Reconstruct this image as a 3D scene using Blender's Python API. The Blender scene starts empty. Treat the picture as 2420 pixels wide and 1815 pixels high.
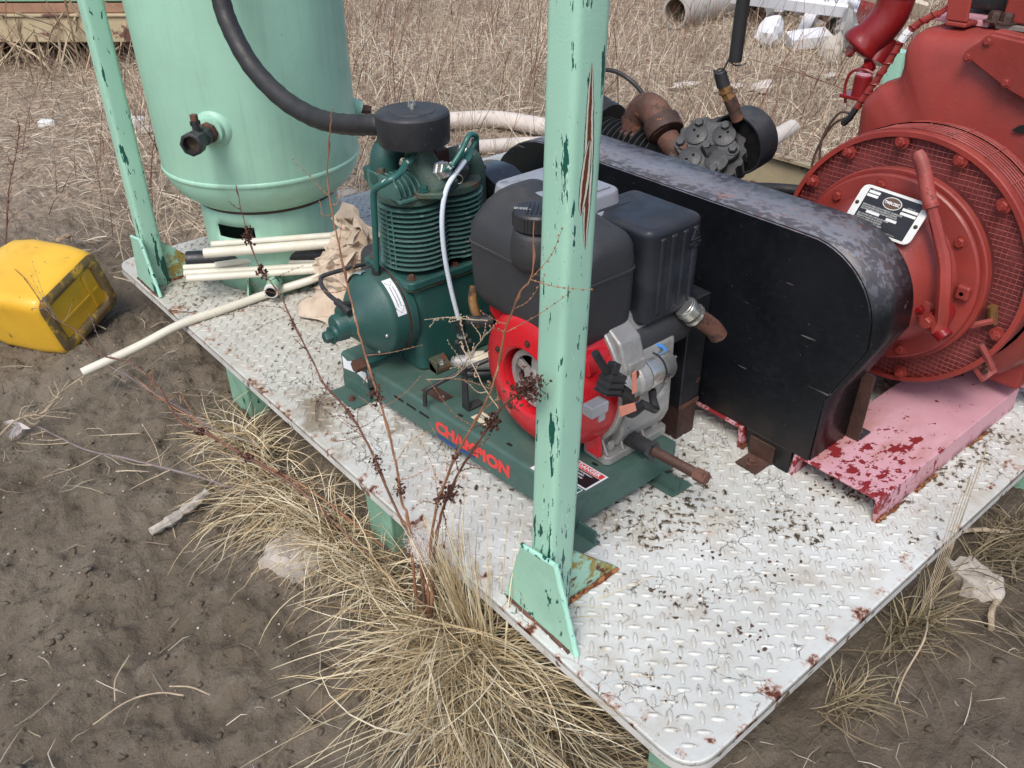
import bpy, math, random
import numpy as np
from mathutils import Vector, Matrix
random.seed(7); RNG = np.random.default_rng(11)
SC = bpy.context.scene; COL = SC.collection
R = math.radians; PI = math.pi

# ------------------------------------------------------------------ camera, light, exposure
cam_d = bpy.data.cameras.new('camera'); cam = bpy.data.objects.new('camera', cam_d); COL.objects.link(cam)
cam_d.sensor_width = 36; cam_d.lens = 36 * 2000 / 2420; cam_d.clip_start = .05; cam_d.clip_end = 400
right = Vector((0.76699946, -0.64155425, -0.01095291)); down = Vector((-0.35836346, -0.41415104, -0.83669263))
fwd = Vector((0.53224756, 0.64566791, -0.54756322))
mw = Matrix.Identity(4)
for i in range(3):
    mw[i][0] = right[i]; mw[i][1] = -down[i]; mw[i][2] = -fwd[i]
mw[0][3], mw[1][3], mw[2][3] = -0.79031608, -0.47411248, 1.4
cam.matrix_world = mw
SC.camera = cam

SUN_EL, SUN_AZ = 54, 212      # degrees; azimuth counter-clockwise from +X of the direction towards the sun
world = bpy.data.worlds.new('World'); SC.world = world; world.use_nodes = True
wn = world.node_tree; wn.nodes.clear()
sky = wn.nodes.new('ShaderNodeTexSky'); sky.sky_type = 'NISHITA'; sky.sun_disc = False
sky.sun_elevation = R(SUN_EL); sky.sun_rotation = R(90 - SUN_AZ)
sky.air_density = 1.0; sky.dust_density = 3.0; sky.ozone_density = 1.0
bg = wn.nodes.new('ShaderNodeBackground'); bg.inputs['Strength'].default_value = .13
wo = wn.nodes.new('ShaderNodeOutputWorld')
wn.links.new(sky.outputs[0], bg.inputs[0]); wn.links.new(bg.outputs[0], wo.inputs[0])
sun_d = bpy.data.lights.new('sun', 'SUN'); sun_d.energy = 1.6; sun_d.angle = R(24); sun_d.color = (1, .965, .92)
sun = bpy.data.objects.new('sun', sun_d); COL.objects.link(sun)
sd = Vector((math.cos(R(SUN_EL)) * math.cos(R(SUN_AZ)), math.cos(R(SUN_EL)) * math.sin(R(SUN_AZ)), math.sin(R(SUN_EL))))
sun.rotation_euler = sd.to_track_quat('Z', 'Y').to_euler(); sun.location = sd * 20
SC.view_settings.view_transform = 'Standard'; SC.view_settings.look = 'None'
SC.view_settings.exposure = 0.56; SC.view_settings.gamma = 1; SC.view_settings.use_curve_mapping = False

# ------------------------------------------------------------------ helpers
class MB:
    """collects vertices and faces of ONE mesh"""
    def __init__(s): s.v = []; s.f = []
    def add(s, vs, fs):
        o = len(s.v); s.v += [tuple(map(float, p)) for p in vs]; s.f += [tuple(i + o for i in f) for f in fs]; return s
    def box(s, c, d, rot=None):
        h = [x / 2 for x in d]; vs = []
        for i in range(8):
            p = Vector(((1 if i & 1 else -1) * h[0], (1 if i & 2 else -1) * h[1], (1 if i & 4 else -1) * h[2]))
            if rot is not None: p = rot @ p
            vs.append(p + Vector(c))
        return s.add(vs, [(0, 2, 3, 1), (4, 5, 7, 6), (0, 1, 5, 4), (2, 6, 7, 3), (0, 4, 6, 2), (1, 3, 7, 5)])
    def bx(s, x0, x1, y0, y1, z0, z1): return s.box(((x0+x1)/2, (y0+y1)/2, (z0+z1)/2), (abs(x1-x0), abs(y1-y0), abs(z1-z0)))
    def prism(s, pts, ax, a0, a1, fn=None):
        """pts: 2-D outline in the plane across axis ax ('x': (y,z), 'y': (x,z), 'z': (x,y))"""
        n = len(pts)
        def P(p, a):
            q = {'x': (a, p[0], p[1]), 'y': (p[0], a, p[1]), 'z': (p[0], p[1], a)}[ax]
            return fn(q) if fn else q
        vs = [P(p, a0) for p in pts] + [P(p, a1) for p in pts]
        fs = [tuple(range(n))[::-1], tuple(range(n, 2 * n))] + [(i, (i + 1) % n, (i + 1) % n + n, i + n) for i in range(n)]
        return s.add(vs, fs)
    def tube(s, path, r, n=10, cap=True, wob=0):
        P = [Vector(p) for p in path]; m = len(P); rs = r if isinstance(r, (list, tuple)) else [r] * m
        T = [((P[min(i + 1, m - 1)] - P[max(i - 1, 0)])).normalized() for i in range(m)]
        up = Vector((0, 0, 1)) if abs(T[0].z) < .9 else Vector((1, 0, 0))
        N = T[0].cross(up).normalized(); vs = []
        for i in range(m):
            N = (N - T[i] * N.dot(T[i])).normalized(); B = T[i].cross(N)
            for k in range(n):
                a = 2 * PI * k / n; rr = rs[i] * (1 + (random.uniform(-wob, wob) if wob else 0))
                vs.append(P[i] + N * math.cos(a) * rr + B * math.sin(a) * rr)
        fs = [(i * n + k, i * n + (k + 1) % n, (i + 1) * n + (k + 1) % n, (i + 1) * n + k) for i in range(m - 1) for k in range(n)]
        if cap: fs += [tuple(range(n))[::-1], tuple(range((m - 1) * n, m * n))]
        return s.add(vs, fs)
    def lathe(s, prof, o, ax=(0, 0, 1), n=32, a0=0, a1=2 * PI, cap=True):
        """prof: (radius, height along ax) pairs"""
        A = Vector(ax).normalized(); U = A.cross(Vector((0, 0, 1)) if abs(A.z) < .9 else Vector((1, 0, 0))).normalized(); W = A.cross(U)
        full = abs(a1 - a0 - 2 * PI) < 1e-6; m = n if full else n + 1; vs = []; O = Vector(o)
        for r_, h in prof:
            for k in range(m):
                a = a0 + (a1 - a0) * k / n; vs.append(O + A * h + (U * math.cos(a) + W * math.sin(a)) * r_)
        fs = []
        for i in range(len(prof) - 1):
            for k in range(n):
                k2 = (k + 1) % m
                fs.append((i * m + k, i * m + k2, (i + 1) * m + k2, (i + 1) * m + k))
        if full and cap:
            if prof[0][0] > 1e-5: fs.append(tuple(range(m))[::-1])
            if prof[-1][0] > 1e-5: fs.append(tuple(range((len(prof) - 1) * m, len(prof) * m)))
        return s.add(vs, fs)
    def ball(s, c, r, n=10, sc=(1, 1, 1)):
        m = n // 2; vs = []; fs = []
        for i in range(m + 1):
            t = PI * i / m
            for k in range(n):
                a = 2 * PI * k / n
                vs.append((c[0] + r * sc[0] * math.sin(t) * math.cos(a), c[1] + r * sc[1] * math.sin(t) * math.sin(a), c[2] + r * sc[2] * math.cos(t)))
        for i in range(m):
            for k in range(n): fs.append((i * n + k, (i + 1) * n + k, (i + 1) * n + (k + 1) % n, i * n + (k + 1) % n))
        return s.add(vs, fs)
    def lump(s, c, d, seed=0, n=12, rough=.25):
        """an irregular stone"""
        rg = random.Random(seed); ph = [rg.uniform(0, 6.28) for _ in range(9)]
        o = len(s.v); s.ball((0, 0, 0), 1, n)
        for i in range(o, len(s.v)):
            x, y, z = s.v[i]
            k = 1 + rough * (math.sin(2.3 * x + ph[0]) * math.sin(2.9 * y + ph[1]) + .6 * math.sin(5 * z + ph[2] + 3 * x) * math.sin(4.3 * y + ph[3]) + .3 * math.sin(9 * x + ph[4]) * math.sin(8 * y + ph[5] + 7 * z))
            s.v[i] = (c[0] + x * k * d[0] / 2, c[1] + y * k * d[1] / 2, c[2] + z * k * d[2] / 2)
        return s
    def mesh(s, name):
        me = bpy.data.meshes.new(name); me.from_pydata(s.v, [], s.f); me.validate(); me.update(); return me
    def build(s, name, m, parent=None, bevel=0, seg=2, smooth=38, sub=0, kind=None):
        me = s.mesh(name); return link(name, me, m, parent, bevel, seg, smooth, sub, kind)

def wloc(o):
    p = Vector((0, 0, 0))
    while o is not None: p += o.location; o = o.parent
    return p
def link(name, me, m, parent=None, bevel=0, seg=2, smooth=38, sub=0, kind=None):
    import bmesh
    bm = bmesh.new(); bm.from_mesh(me); bmesh.ops.recalc_face_normals(bm, faces=bm.faces); bm.to_mesh(me); bm.free()
    if m is not None: me.materials.append(m)
    o = bpy.data.objects.new(name, me); COL.objects.link(o)
    if parent is not None: o.parent = parent; o.location = -wloc(parent)
    if smooth:
        me.shade_smooth()
        if not bevel and not sub: me.set_sharp_from_angle(angle=R(smooth))
    if bevel:
        b = o.modifiers.new('bevel', 'BEVEL'); b.width = bevel; b.segments = seg; b.limit_method = 'ANGLE'; b.angle_limit = R(32); b.harden_normals = True
    if sub:
        b = o.modifiers.new('subsurf', 'SUBSURF'); b.levels = sub; b.render_levels = sub
    if kind: o['kind'] = kind
    return o
def thing(name, label, cat, loc, group=None):
    o = bpy.data.objects.new(name, None); COL.objects.link(o); o.location = loc; o.empty_display_size = .05
    return tag(o, label, cat, group)
def tag(o, label, cat, group=None):
    o['label'] = label; o['category'] = cat
    if group: o['group'] = group
    return o
BOLTS = {}
def bolt(parent, pos, ax, r, m, h=None, washer=True, name='bolt', nut=0):
    """a hex bolt head; every bolt its own object, mesh data shared"""
    h = h or r * 1.1; key = (round(r, 4), round(h, 4), m.name, washer, nut)
    if key not in BOLTS:
        b = MB()
        if washer: b.lathe([(r * 1.45, 0), (r * 1.45, r * .22), (0, r * .22)], (0, 0, 0), n=14)
        z0 = r * .22 if washer else 0
        b.lathe([(r, z0), (r, z0 + h * .8), (r * .86, z0 + h), (0, z0 + h)], (0, 0, 0), n=6)
        if nut: b.lathe([(r * .5, z0 + h), (r * .5, z0 + h + nut), (0, z0 + h + nut)], (0, 0, 0), n=8)
        me = b.mesh('bolt'); me.materials.append(m); me.shade_smooth(); me.set_sharp_from_angle(angle=R(30)); BOLTS[key] = me
    o = bpy.data.objects.new(name, BOLTS[key]); COL.objects.link(o); o.parent = parent
    o.rotation_mode = 'QUATERNION'; q = Vector(ax).to_track_quat('Z', 'Y'); o.rotation_quaternion = q @ Matrix.Rotation(random.uniform(0, 1), 3, 'Z').to_quaternion()
    o.location = Vector(pos) - wloc(parent); return o
def smoothpath(P, k=6):
    """Catmull-Rom through P"""
    P = [Vector(p) for p in P]; Q = [P[0] * 2 - P[1]] + P + [P[-1] * 2 - P[-2]]; out = []
    for i in range(1, len(Q) - 2):
        for j in range(k):
            t = j / k; a, b, c, d = Q[i-1], Q[i], Q[i+1], Q[i+2]
            out.append(.5 * ((2*b) + (c-a)*t + (2*a-5*b+4*c-d)*t*t + (3*b-a-3*c+d)*t**3))
    out.append(P[-1]); return out
def rpoly(pts, r, k=5):
    """rounds the corners of a 2-D polygon"""
    out = []; n = len(pts); rr = r if isinstance(r, list) else [r] * n
    for i in range(n):
        p0, p, p1 = Vector(pts[i-1]), Vector(pts[i]), Vector(pts[(i+1) % n])
        if rr[i] <= 0: out.append(tuple(p)); continue
        a, b = (p0 - p).normalized(), (p1 - p).normalized(); ang = a.angle(b); t = min(rr[i] / math.tan(ang / 2), (p0-p).length * .49, (p1-p).length * .49)
        A, B = p + a * t, p + b * t
        for j in range(k + 1):
            s = j / k; out.append(tuple(A * (1-s)**2 + p * 2 * s * (1-s) + B * s * s))
    return out
def arc(c, r, a0, a1, k): return [(c[0] + r * math.cos(R(a0 + (a1-a0) * i / k)), c[1] + r * math.sin(R(a0 + (a1-a0) * i / k))) for i in range(k + 1)]
def text(body, size, m, parent, name, o, u, v, ext=.0006, bold=0, align='CENTER', squash=1):
    """raised lettering: origin o, reading direction u, up direction v"""
    cu = bpy.data.curves.new('lettering', 'FONT'); cu.body = body; cu.size = size; cu.extrude = ext; cu.offset = bold; cu.align_x = align; cu.align_y = 'CENTER'; cu.resolution_u = 3
    t = bpy.data.objects.new('tmp', cu); COL.objects.link(t); dg = bpy.context.evaluated_depsgraph_get()
    me = bpy.data.meshes.new_from_object(t.evaluated_get(dg)); bpy.data.objects.remove(t); bpy.data.curves.remove(cu)
    U = Vector(u).normalized(); V = Vector(v); V = (V - U * V.dot(U)).normalized(); W = U.cross(V); M = Matrix.Identity(4)
    for i in range(3): M[i][0] = U[i] * squash; M[i][1] = V[i]; M[i][2] = W[i]; M[i][3] = o[i]
    me.transform(M); me.materials.clear(); return link(name, me, m, parent, smooth=0)

# ------------------------------------------------------------------ noise (numpy, for the terrain)
_perm = np.random.default_rng(3).permutation(1024)
def _h(ix, iy): return _perm[(_perm[ix & 1023] + iy) & 1023]
def perlin(x, y):
    x = np.asarray(x, float); y = np.asarray(y, float)
    ix = np.floor(x).astype(int); iy = np.floor(y).astype(int); fx = x - ix; fy = y - iy
    def g(i, j):
        a = _h(ix + i, iy + j) * (2 * PI / 1024); return np.cos(a) * (fx - i) + np.sin(a) * (fy - j)
    u = fx**3 * (fx * (fx * 6 - 15) + 10); v = fy**3 * (fy * (fy * 6 - 15) + 10)
    return (g(0, 0) * (1-u) + g(1, 0) * u) * (1-v) + (g(0, 1) * (1-u) + g(1, 1) * u) * v
def fbm(x, y, o=4, lac=2.03, gain=.5):
    s = 0; a = 1
    for i in range(o): s = s + a * perlin(x * lac**i + 17.3 * i, y * lac**i + 5.1 * i); a *= gain
    return s
def sstep(a, b, x): t = np.clip((x - a) / (b - a), 0, 1); return t * t * (3 - 2 * t)
# ------------------------------------------------------------------ materials
class NT:
    def __init__(s, name):
        s.m = bpy.data.materials.new(name); s.m.use_nodes = True; s.t = s.m.node_tree; s.t.nodes.clear()
        s.out = s.n('ShaderNodeOutputMaterial'); s.b = s.n('ShaderNodeBsdfPrincipled'); s.l(s.b.outputs[0], s.out.inputs[0])
        s.tc = s.n('ShaderNodeTexCoord').outputs['Object']; s.geo = s.n('ShaderNodeNewGeometry')
        s.sep = None
    def n(s, ty, **kw):
        nd = s.t.nodes.new(ty)
        for k, v in kw.items(): setattr(nd, k, v)
        return nd
    def l(s, a, b): s.t.links.new(a, b)
    def put(s, sock, v):
        if hasattr(v, 'is_linked') or isinstance(v, bpy.types.NodeSocket): s.l(v, sock)
        elif isinstance(v, (tuple, list)) and len(v) == 3 and sock.type == 'RGBA': sock.default_value = (*v, 1)
        else: sock.default_value = v
    def math(s, op, a, b=0.0, clamp=False):
        nd = s.n('ShaderNodeMath', operation=op, use_clamp=clamp); s.put(nd.inputs[0], a); s.put(nd.inputs[1], b); return nd.outputs[0]
    def mul(s, a, b): return s.math('MULTIPLY', a, b)
    def mix(s, f, a, b, blend='MIX'):
        nd = s.n('ShaderNodeMix', data_type='RGBA', blend_type=blend); s.put(nd.inputs['Factor'], f); s.put(nd.inputs[6], a); s.put(nd.inputs[7], b); return nd.outputs[2]
    def map(s, v, a, b, c=0., d=1., smooth=True):
        nd = s.n('ShaderNodeMapRange', interpolation_type='SMOOTHSTEP' if smooth else 'LINEAR')
        s.put(nd.inputs[0], v); s.put(nd.inputs[1], a); s.put(nd.inputs[2], b); s.put(nd.inputs[3], c); s.put(nd.inputs[4], d); return nd.outputs[0]
    def co(s, sc=(1, 1, 1), off=(0, 0, 0)):
        nd = s.n('ShaderNodeMapping'); s.l(s.tc, nd.inputs[0]); nd.inputs['Scale'].default_value = sc; nd.inputs['Location'].default_value = off; return nd.outputs[0]
    def noise(s, scale, detail=4, rough=.55, stretch=(1, 1, 1), off=(0, 0, 0), dist=0):
        nd = s.n('ShaderNodeTexNoise'); s.l(s.co(stretch, off), nd.inputs['Vector']); nd.inputs['Scale'].default_value = scale
        nd.inputs['Detail'].default_value = detail; nd.inputs['Roughness'].default_value = rough; nd.inputs['Distortion'].default_value = dist; return nd.outputs['Fac']
    def voro(s, scale, feature='F1', stretch=(1, 1, 1), rnd=1, out='Distance'):
        nd = s.n('ShaderNodeTexVoronoi', feature=feature); s.l(s.co(stretch), nd.inputs['Vector']); nd.inputs['Scale'].default_value = scale; nd.inputs['Randomness'].default_value = rnd; return nd.outputs[out]
    def nrm(s, i):
        if s.sep is None: s.sep = s.n('ShaderNodeSeparateXYZ'); s.l(s.geo.outputs['Normal'], s.sep.inputs[0])
        return s.sep.outputs[i]
    def pos(s, i):
        nd = s.n('ShaderNodeSeparateXYZ'); s.l(s.geo.outputs['Position'], nd.inputs[0]); return nd.outputs[i]
    def bump(s, h, strength=.2, dist=.01, prev=None):
        nd = s.n('ShaderNodeBump'); s.put(nd.inputs['Height'], h); nd.inputs['Strength'].default_value = strength; nd.inputs['Distance'].default_value = dist
        if prev is not None: s.l(prev, nd.inputs['Normal'])
        return nd.outputs[0]
    def done(s, col, rough=.5, metal=0., normal=None, spec=.5):
        s.put(s.b.inputs['Base Color'], col); s.put(s.b.inputs['Roughness'], rough); s.put(s.b.inputs['Metallic'], metal)
        s.b.inputs['Specular IOR Level'].default_value = spec
        if normal is not None: s.l(normal, s.b.inputs['Normal'])
        return s.m

def paint(name, base, rough=.42, var=.12, vs=6, chips=(), dust=0, dustc=(.30, .25, .19), grime=0, grimec=(.06, .05, .04), gs=14, bump=.06, bs=160, metal=0, spec=.5, streak=0):
    """painted or bare metal / plastic. chips: (colour, scale, threshold, stretch, rim) layers of paint loss"""
    t = NT(name); n1 = t.noise(vs, 5, .6)
    col = t.mix(t.map(n1, .3, .7), tuple(c * (1 - var) for c in base), tuple(min(c * (1 + var), 1) for c in base))
    r = t.map(t.noise(vs * 3, 4), .3, .7, rough - .07, rough + .1); hgt = t.noise(bs, 3, .5)
    if streak:
        sk = t.map(t.noise(30, 4, .6, (1, 1, .06)), .5, .75); col = t.mix(t.mul(sk, streak), col, grimec)
    if grime:
        g = t.map(t.noise(gs, 8, .68), .46, .74); col = t.mix(t.mul(g, grime), col, grimec); r = t.math('ADD', r, t.mul(g, .25))
    nm = t.bump(hgt, bump, .004)
    for i, (cc, sc, th, st, edge) in enumerate(chips):
        c0 = t.noise(sc, 6, .62, st, (i * 3.1, i * 1.7, i * 2.3)); m_ = t.map(c0, th, th + edge)
        col = t.mix(m_, col, cc); nm = t.bump(t.math('SUBTRACT', 1, m_), .5, .0012, nm); r = t.math('ADD', r, t.mul(m_, .2))
    if dust:
        up = t.map(t.nrm(2), .35, .95); d = t.mul(t.mul(up, t.map(t.noise(9, 7, .65), .34, .72)), dust); col = t.mix(d, col, dustc); r = t.math('ADD', r, t.mul(d, .35))
    return t.done(col, r, metal, nm, spec)

DKGREEN = (.004, .085, .06); RUST = (.12, .035, .014); RUSTO = (.33, .12, .035)
MINT = (.32, .56, .43)
V = (1, 1, .22)
def mint_post():
    t = NT('mint_paint_post'); n1 = t.noise(5, 5)
    col = t.mix(t.map(n1, .3, .7), tuple(c * .95 for c in MINT), tuple(c * 1.05 for c in MINT)); nm = t.bump(t.noise(230, 3, .5), .12, .004); r = .42
    z = t.pos(2); low = t.map(z, .75, .05)                                        # paint loss grows towards the foot
    big = t.noise(30, 5, .62, (1, 1, .17)); fine = t.noise(110, 4, .6, (1, 1, .2), (3, 1, 2))
    th = t.math('SUBTRACT', .628, t.mul(low, .05))
    m1 = t.math('MAXIMUM', t.map(big, th, t.math('ADD', th, .010)), t.map(fine, .655, .665))
    col = t.mix(m1, col, DKGREEN)
    halo = t.math('SUBTRACT', t.map(big, t.math('SUBTRACT', th, .012), t.math('SUBTRACT', th, .004)), m1, True); col = t.mix(t.mul(halo, .55), col, (.50, .72, .62)); m2 = t.map(t.noise(30, 5, .62, (1, 1, .17), (0, 0, .004)), .70, .71); col = t.mix(m2, col, RUST)
    nm = t.bump(t.math('SUBTRACT', 1, m1), .6, .0015, nm)
    # the long rusty gouge on the front post's face towards -Y
    x = t.pos(0); wob = t.mul(t.math('SUBTRACT', t.noise(60, 4, .6, (1, 1, .5)), .5), .006)
    ny = t.map(t.nrm(1), -.5, -.8); front = t.map(t.pos(1), 1.0, .8)
    gate = t.mul(ny, front)
    def gouge(z0, z1, x0, x1, w):
        f = t.map(z, z0, z1, 0, 1, False); xc = t.map(z, z0, z1, x0, x1, False)
        wid = t.mul(t.math('POWER', t.math('ABSOLUTE', t.math('SINE', t.mul(f, PI))), .6), w)
        d = t.math('ABSOLUTE', t.math('SUBTRACT', t.math('ADD', x, wob), xc)); ins = t.mul(t.math('GREATER_THAN', f, .001), t.math('LESS_THAN', f, .999))
        return d, wid, t.mul(ins, gate)
    for z0, z1, x0, x1, w in ((.845, 1.13, .083, .078, .0085), (.905, 1.02, .070, .081, .0085)):
        d, wid, g = gouge(z0, z1, x0, x1, w)
        for k, cc in ((1.25, (.004, .07, .05)), (1.0, (.62, .58, .50)), (.52, RUST)):
            col = t.mix(t.mul(g, t.map(t.math('SUBTRACT', d, t.mul(wid, k)), .0006, -.0006)), col, cc)
    ru = t.mul(t.map(t.noise(40, 6, .7), .5, .7), t.map(z, .045, .0)); col = t.mix(t.mul(ru, .8), col, RUSTO)
    return t.done(col, r, 0, nm)
M = {}
M['post'] = mint_post()
M['mint'] = paint('mint_paint', MINT, .4, .05, 3, (((.05, .07, .055), 60, .735, (1, 1, 1), .01),), grime=.22, grimec=(.17, .26, .18), gs=5, bump=.14, bs=200, streak=.22)
M['mint_dirty'] = paint('mint_paint_dirty', (.22, .40, .29), .5, .15, 8, ((DKGREEN, 22, .62, (1, 1, .5), .015), (RUST, 22, .70, (1, 1, .5), .02)), grime=.3, gs=9, bump=.1)
M['gusset'] = paint('mint_paint_gusset', MINT, .42, .06, 5, ((DKGREEN, 17, .60, (1, 1, .6), .012), (DKGREEN, 70, .69, (1, 1, .6), .01), (RUST, 17, .72, (1, 1, .6), .02)), grime=.15, gs=8, bump=.1)
M['gusset_rusty'] = paint('rusty_mint_gusset', MINT, .5, .06, 5, (((.30, .22, .05), 26, .47, (1, 1, 1), .12), (RUST, 26, .57, (1, 1, 1), .06)), bump=.12)
M['rim_paint'] = paint('light_weld_edge', (.36, .66, .53), .4, .05, 5, ((DKGREEN, 32, .60, (1, 1, 1), .01), (RUST, 32, .70, (1, 1, 1), .01)))
def deck_mat(name, lug=False):
    t = NT(name); n1 = t.noise(2.2, 6, .62)
    col = t.mix(t.map(n1, .34, .66), (.50, .515, .485), (.625, .65, .63))
    far = t.map(t.math('SUBTRACT', t.pos(1), t.mul(t.pos(0), 1.2)), .7, 1.7); col = t.mix(t.mul(far, .55), col, (.43, .405, .34))   # greyer, dirtier away from the corner
    nm = t.bump(t.noise(90, 5, .6), .18, .003)
    st = t.map(t.noise(4.5, 8, .68, (1, 1, 1), (2, 5, 0)), .50, .74); col = t.mix(t.mul(st, .7), col, (.36, .30, .21)); hz_ = t.map(t.noise(13, 7, .7, (1, 1, 1), (7, 1, 0)), .45, .7); col = t.mix(t.mul(hz_, .45), col, (.40, .365, .30))        # tea-coloured stains
    cr = t.n('ShaderNodeTexVoronoi', feature='DISTANCE_TO_EDGE'); t.l(t.co((1, 1, 1)), cr.inputs['Vector']); cr.inputs['Scale'].default_value = 26
    wv = t.noise(30, 3, .5); nd = t.n('ShaderNodeVectorMath', operation='ADD'); t.l(t.tc, nd.inputs[0]); sc_ = t.n('ShaderNodeCombineXYZ'); t.put(sc_.inputs[0], t.mul(wv, .05)); t.put(sc_.inputs[1], t.mul(t.noise(28, 3, .5, (1, 1, 1), (4, 4, 4)), .05)); t.l(sc_.outputs[0], nd.inputs[1]); t.l(nd.outputs[0], cr.inputs['Vector'])
    crk = t.mul(t.map(cr.outputs['Distance'], .035, .012), t.map(t.noise(7, 5, .6, (1, 1, 1), (1, 7, 3)), .52, .62)); col = t.mix(t.mul(crk, .85), col, (.07, .055, .04))
    nm = t.bump(t.math('SUBTRACT', 1, crk), .5, .002, nm)
    # worn spots down to dark metal, mostly in clusters
    cl = t.map(t.noise(3.3, 4, .55, (1, 1, 1), (8.3, 1.2, 0)), .47, .63); sp = t.noise(48, 5, .66, (1, 1, 1), (1, 2, 0))
    th = t.map(cl, 0, 1, .70 if not lug else .64, .555 if not lug else .50, False)
    dk = t.map(sp, th, t.math('ADD', th, .025)); col = t.mix(t.mul(t.map(sp, t.math('SUBTRACT', th, .06), th), .5), col, (.30, .22, .13)); col = t.mix(dk, col, (.055, .043, .03))
    # rust by the corner and along the edges
    e = t.math('MINIMUM', t.math('ABSOLUTE', t.math('ADD', t.pos(0), .005)), t.math('ABSOLUTE', t.pos(1))); near = t.map(e, .075, .0)
    rs = t.map(t.math('ADD', t.noise(17, 7, .7, (1, 1, 1), (0, 3, 1)), t.mul(near, .10)), .66, .71)
    rs2 = t.map(t.math('ADD', t.noise(17, 7, .7, (1, 1, 1), (0, 3, 1)), t.mul(near, .10)), .61, .68)
    col = t.mix(t.mul(rs2, .55), col, RUSTO); col = t.mix(rs, col, (.10, .028, .014))
    mud = t.mul(t.map(t.noise(6, 6, .6, (1, 1, 1), (5, 0, 0)), .47, .62), t.mul(t.map(t.pos(1), 1.12, 1.25), t.map(t.pos(1), 1.62, 1.5))); mud = t.mul(mud, t.map(t.pos(0), .32, .2))
    col = t.mix(t.mul(mud, .85), col, (.20, .155, .10))
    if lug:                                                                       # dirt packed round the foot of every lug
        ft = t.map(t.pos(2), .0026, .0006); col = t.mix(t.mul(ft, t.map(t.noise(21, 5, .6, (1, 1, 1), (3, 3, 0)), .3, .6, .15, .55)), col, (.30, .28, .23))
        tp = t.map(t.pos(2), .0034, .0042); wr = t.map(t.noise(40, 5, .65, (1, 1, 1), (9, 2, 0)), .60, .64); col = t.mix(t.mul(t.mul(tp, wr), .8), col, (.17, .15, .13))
    return t.done(col, t.map(n1, .3, .7, .38, .55), 0, nm)
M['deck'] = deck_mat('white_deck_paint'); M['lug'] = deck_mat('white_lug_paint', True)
M['deck_edge'] = paint('white_edge_paint', (.60, .59, .56), .5, .08, 6, (((.16, .10, .06), 20, .60, (1, 1, 1), .03), ((.05, .035, .03), 34, .66, (1, 1, 1), .02)), grime=.5, grimec=(.22, .18, .13), gs=18)
M['teal'] = paint('teal_paint', (.018, .078, .070), .38, .16, 7, (((.30, .30, .28), 95, .755, (1, 1, 1), .01), ((.10, .055, .03), 9, .68, (1, 1, 1), .08)), dust=.32, dustc=(.10, .10, .075), grime=.35, grimec=(.05, .045, .03), gs=10, bump=.22, bs=260)
M['teal_gap_shade'] = paint('teal_recess_shade', (.010, .040, .036), .6, .2, 9, (), grime=.4, gs=12)  # teal darkened to put the shade between the fins into the colour
M['teal_fin'] = paint('teal_fin_paint', (.060, .150, .132), .4, .14, 9, (((.16, .22, .20), 50, .60, (1, 1, 1), .03),), dust=.3, dustc=(.20, .23, .205), grime=.2, gs=12, bump=.1)
M['teal_base'] = paint('teal_base_paint', (.050, .108, .090), .42, .12, 5, (((.10, .06, .03), 24, .70, (1, 1, 1), .02), ((.45, .45, .42), 120, .77, (1, 1, 1), .01)), dust=.45, dustc=(.115, .14, .105), grime=.4, grimec=(.045, .06, .04), gs=16, bump=.08)
M['teal_rusty'] = paint('rusty_teal_flange', (.06, .07, .045), .6, .3, 16, ((RUST, 30, .50, (1, 1, 1), .08),), bump=.3)
M['tube_teal'] = paint('teal_tube_paint', (.025, .11, .095), .34, .1, 8, (((.62, .64, .62), 26, .615, (1, 1, 1), .02),), bump=.05)
M['black_filter'] = paint('black_filter_paint', (.018, .019, .023), .5, .25, 12, (((.05, .052, .058), 60, .66, (1, 1, 1), .05),), dust=.55, dustc=(.085, .085, .085), bump=.14, bs=300)
M['rubber'] = paint('black_rubber', (.018, .018, .019), .55, .25, 10, (), dust=.3, dustc=(.09, .085, .08), bump=.25, bs=120)
M['black_plastic'] = paint('black_tank_plastic', (.030, .031, .034), .52, .12, 4, (((.35, .33, .30), 130, .79, (1, 1, 1), .006),), dust=.55, dustc=(.075, .07, .065), bump=.35, bs=420)
M['muffler'] = paint('black_muffler_plastic', (.016, .019, .026), .42, .15, 5, (((.30, .28, .26), 110, .775, (1, 1, 1), .006),), dust=.35, dustc=(.10, .09, .08), grime=.3, grimec=(.05, .055, .065), gs=7, bump=.2, bs=260)
M['cap'] = paint('black_cap_plastic', (.022, .022, .024), .45, .1, 8, (), dust=.3, dustc=(.07, .07, .07), bump=.1)
M['alu'] = paint('cast_aluminium', (.42, .41, .39), .42, .15, 9, (((.10, .09, .08), 26, .66, (1, 1, 1), .06),), grime=.4, grimec=(.11, .10, .085), gs=16, bump=.3, bs=280, metal=.45)
M['silver'] = paint('zinc_plating', (.62, .62, .58), .28, .1, 7, (((.20, .15, .09), 30, .66, (1, 1, 1), .05),), grime=.25, grimec=(.28, .24, .16), gs=9, bump=.03, metal=.85)
M['lid'] = paint('grey_metal_lid', (.40, .41, .43), .38, .12, 5, (((.22, .23, .25), 14, .60, (1, 1, 1), .06),), grime=.3, grimec=(.18, .18, .18), gs=9, metal=.35)
M['fan_red'] = paint('bright_red_shroud', (.52, .010, .018), .22, .05, 5, (), grime=.2, grimec=(.12, .01, .012), gs=12, bump=.02)
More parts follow.
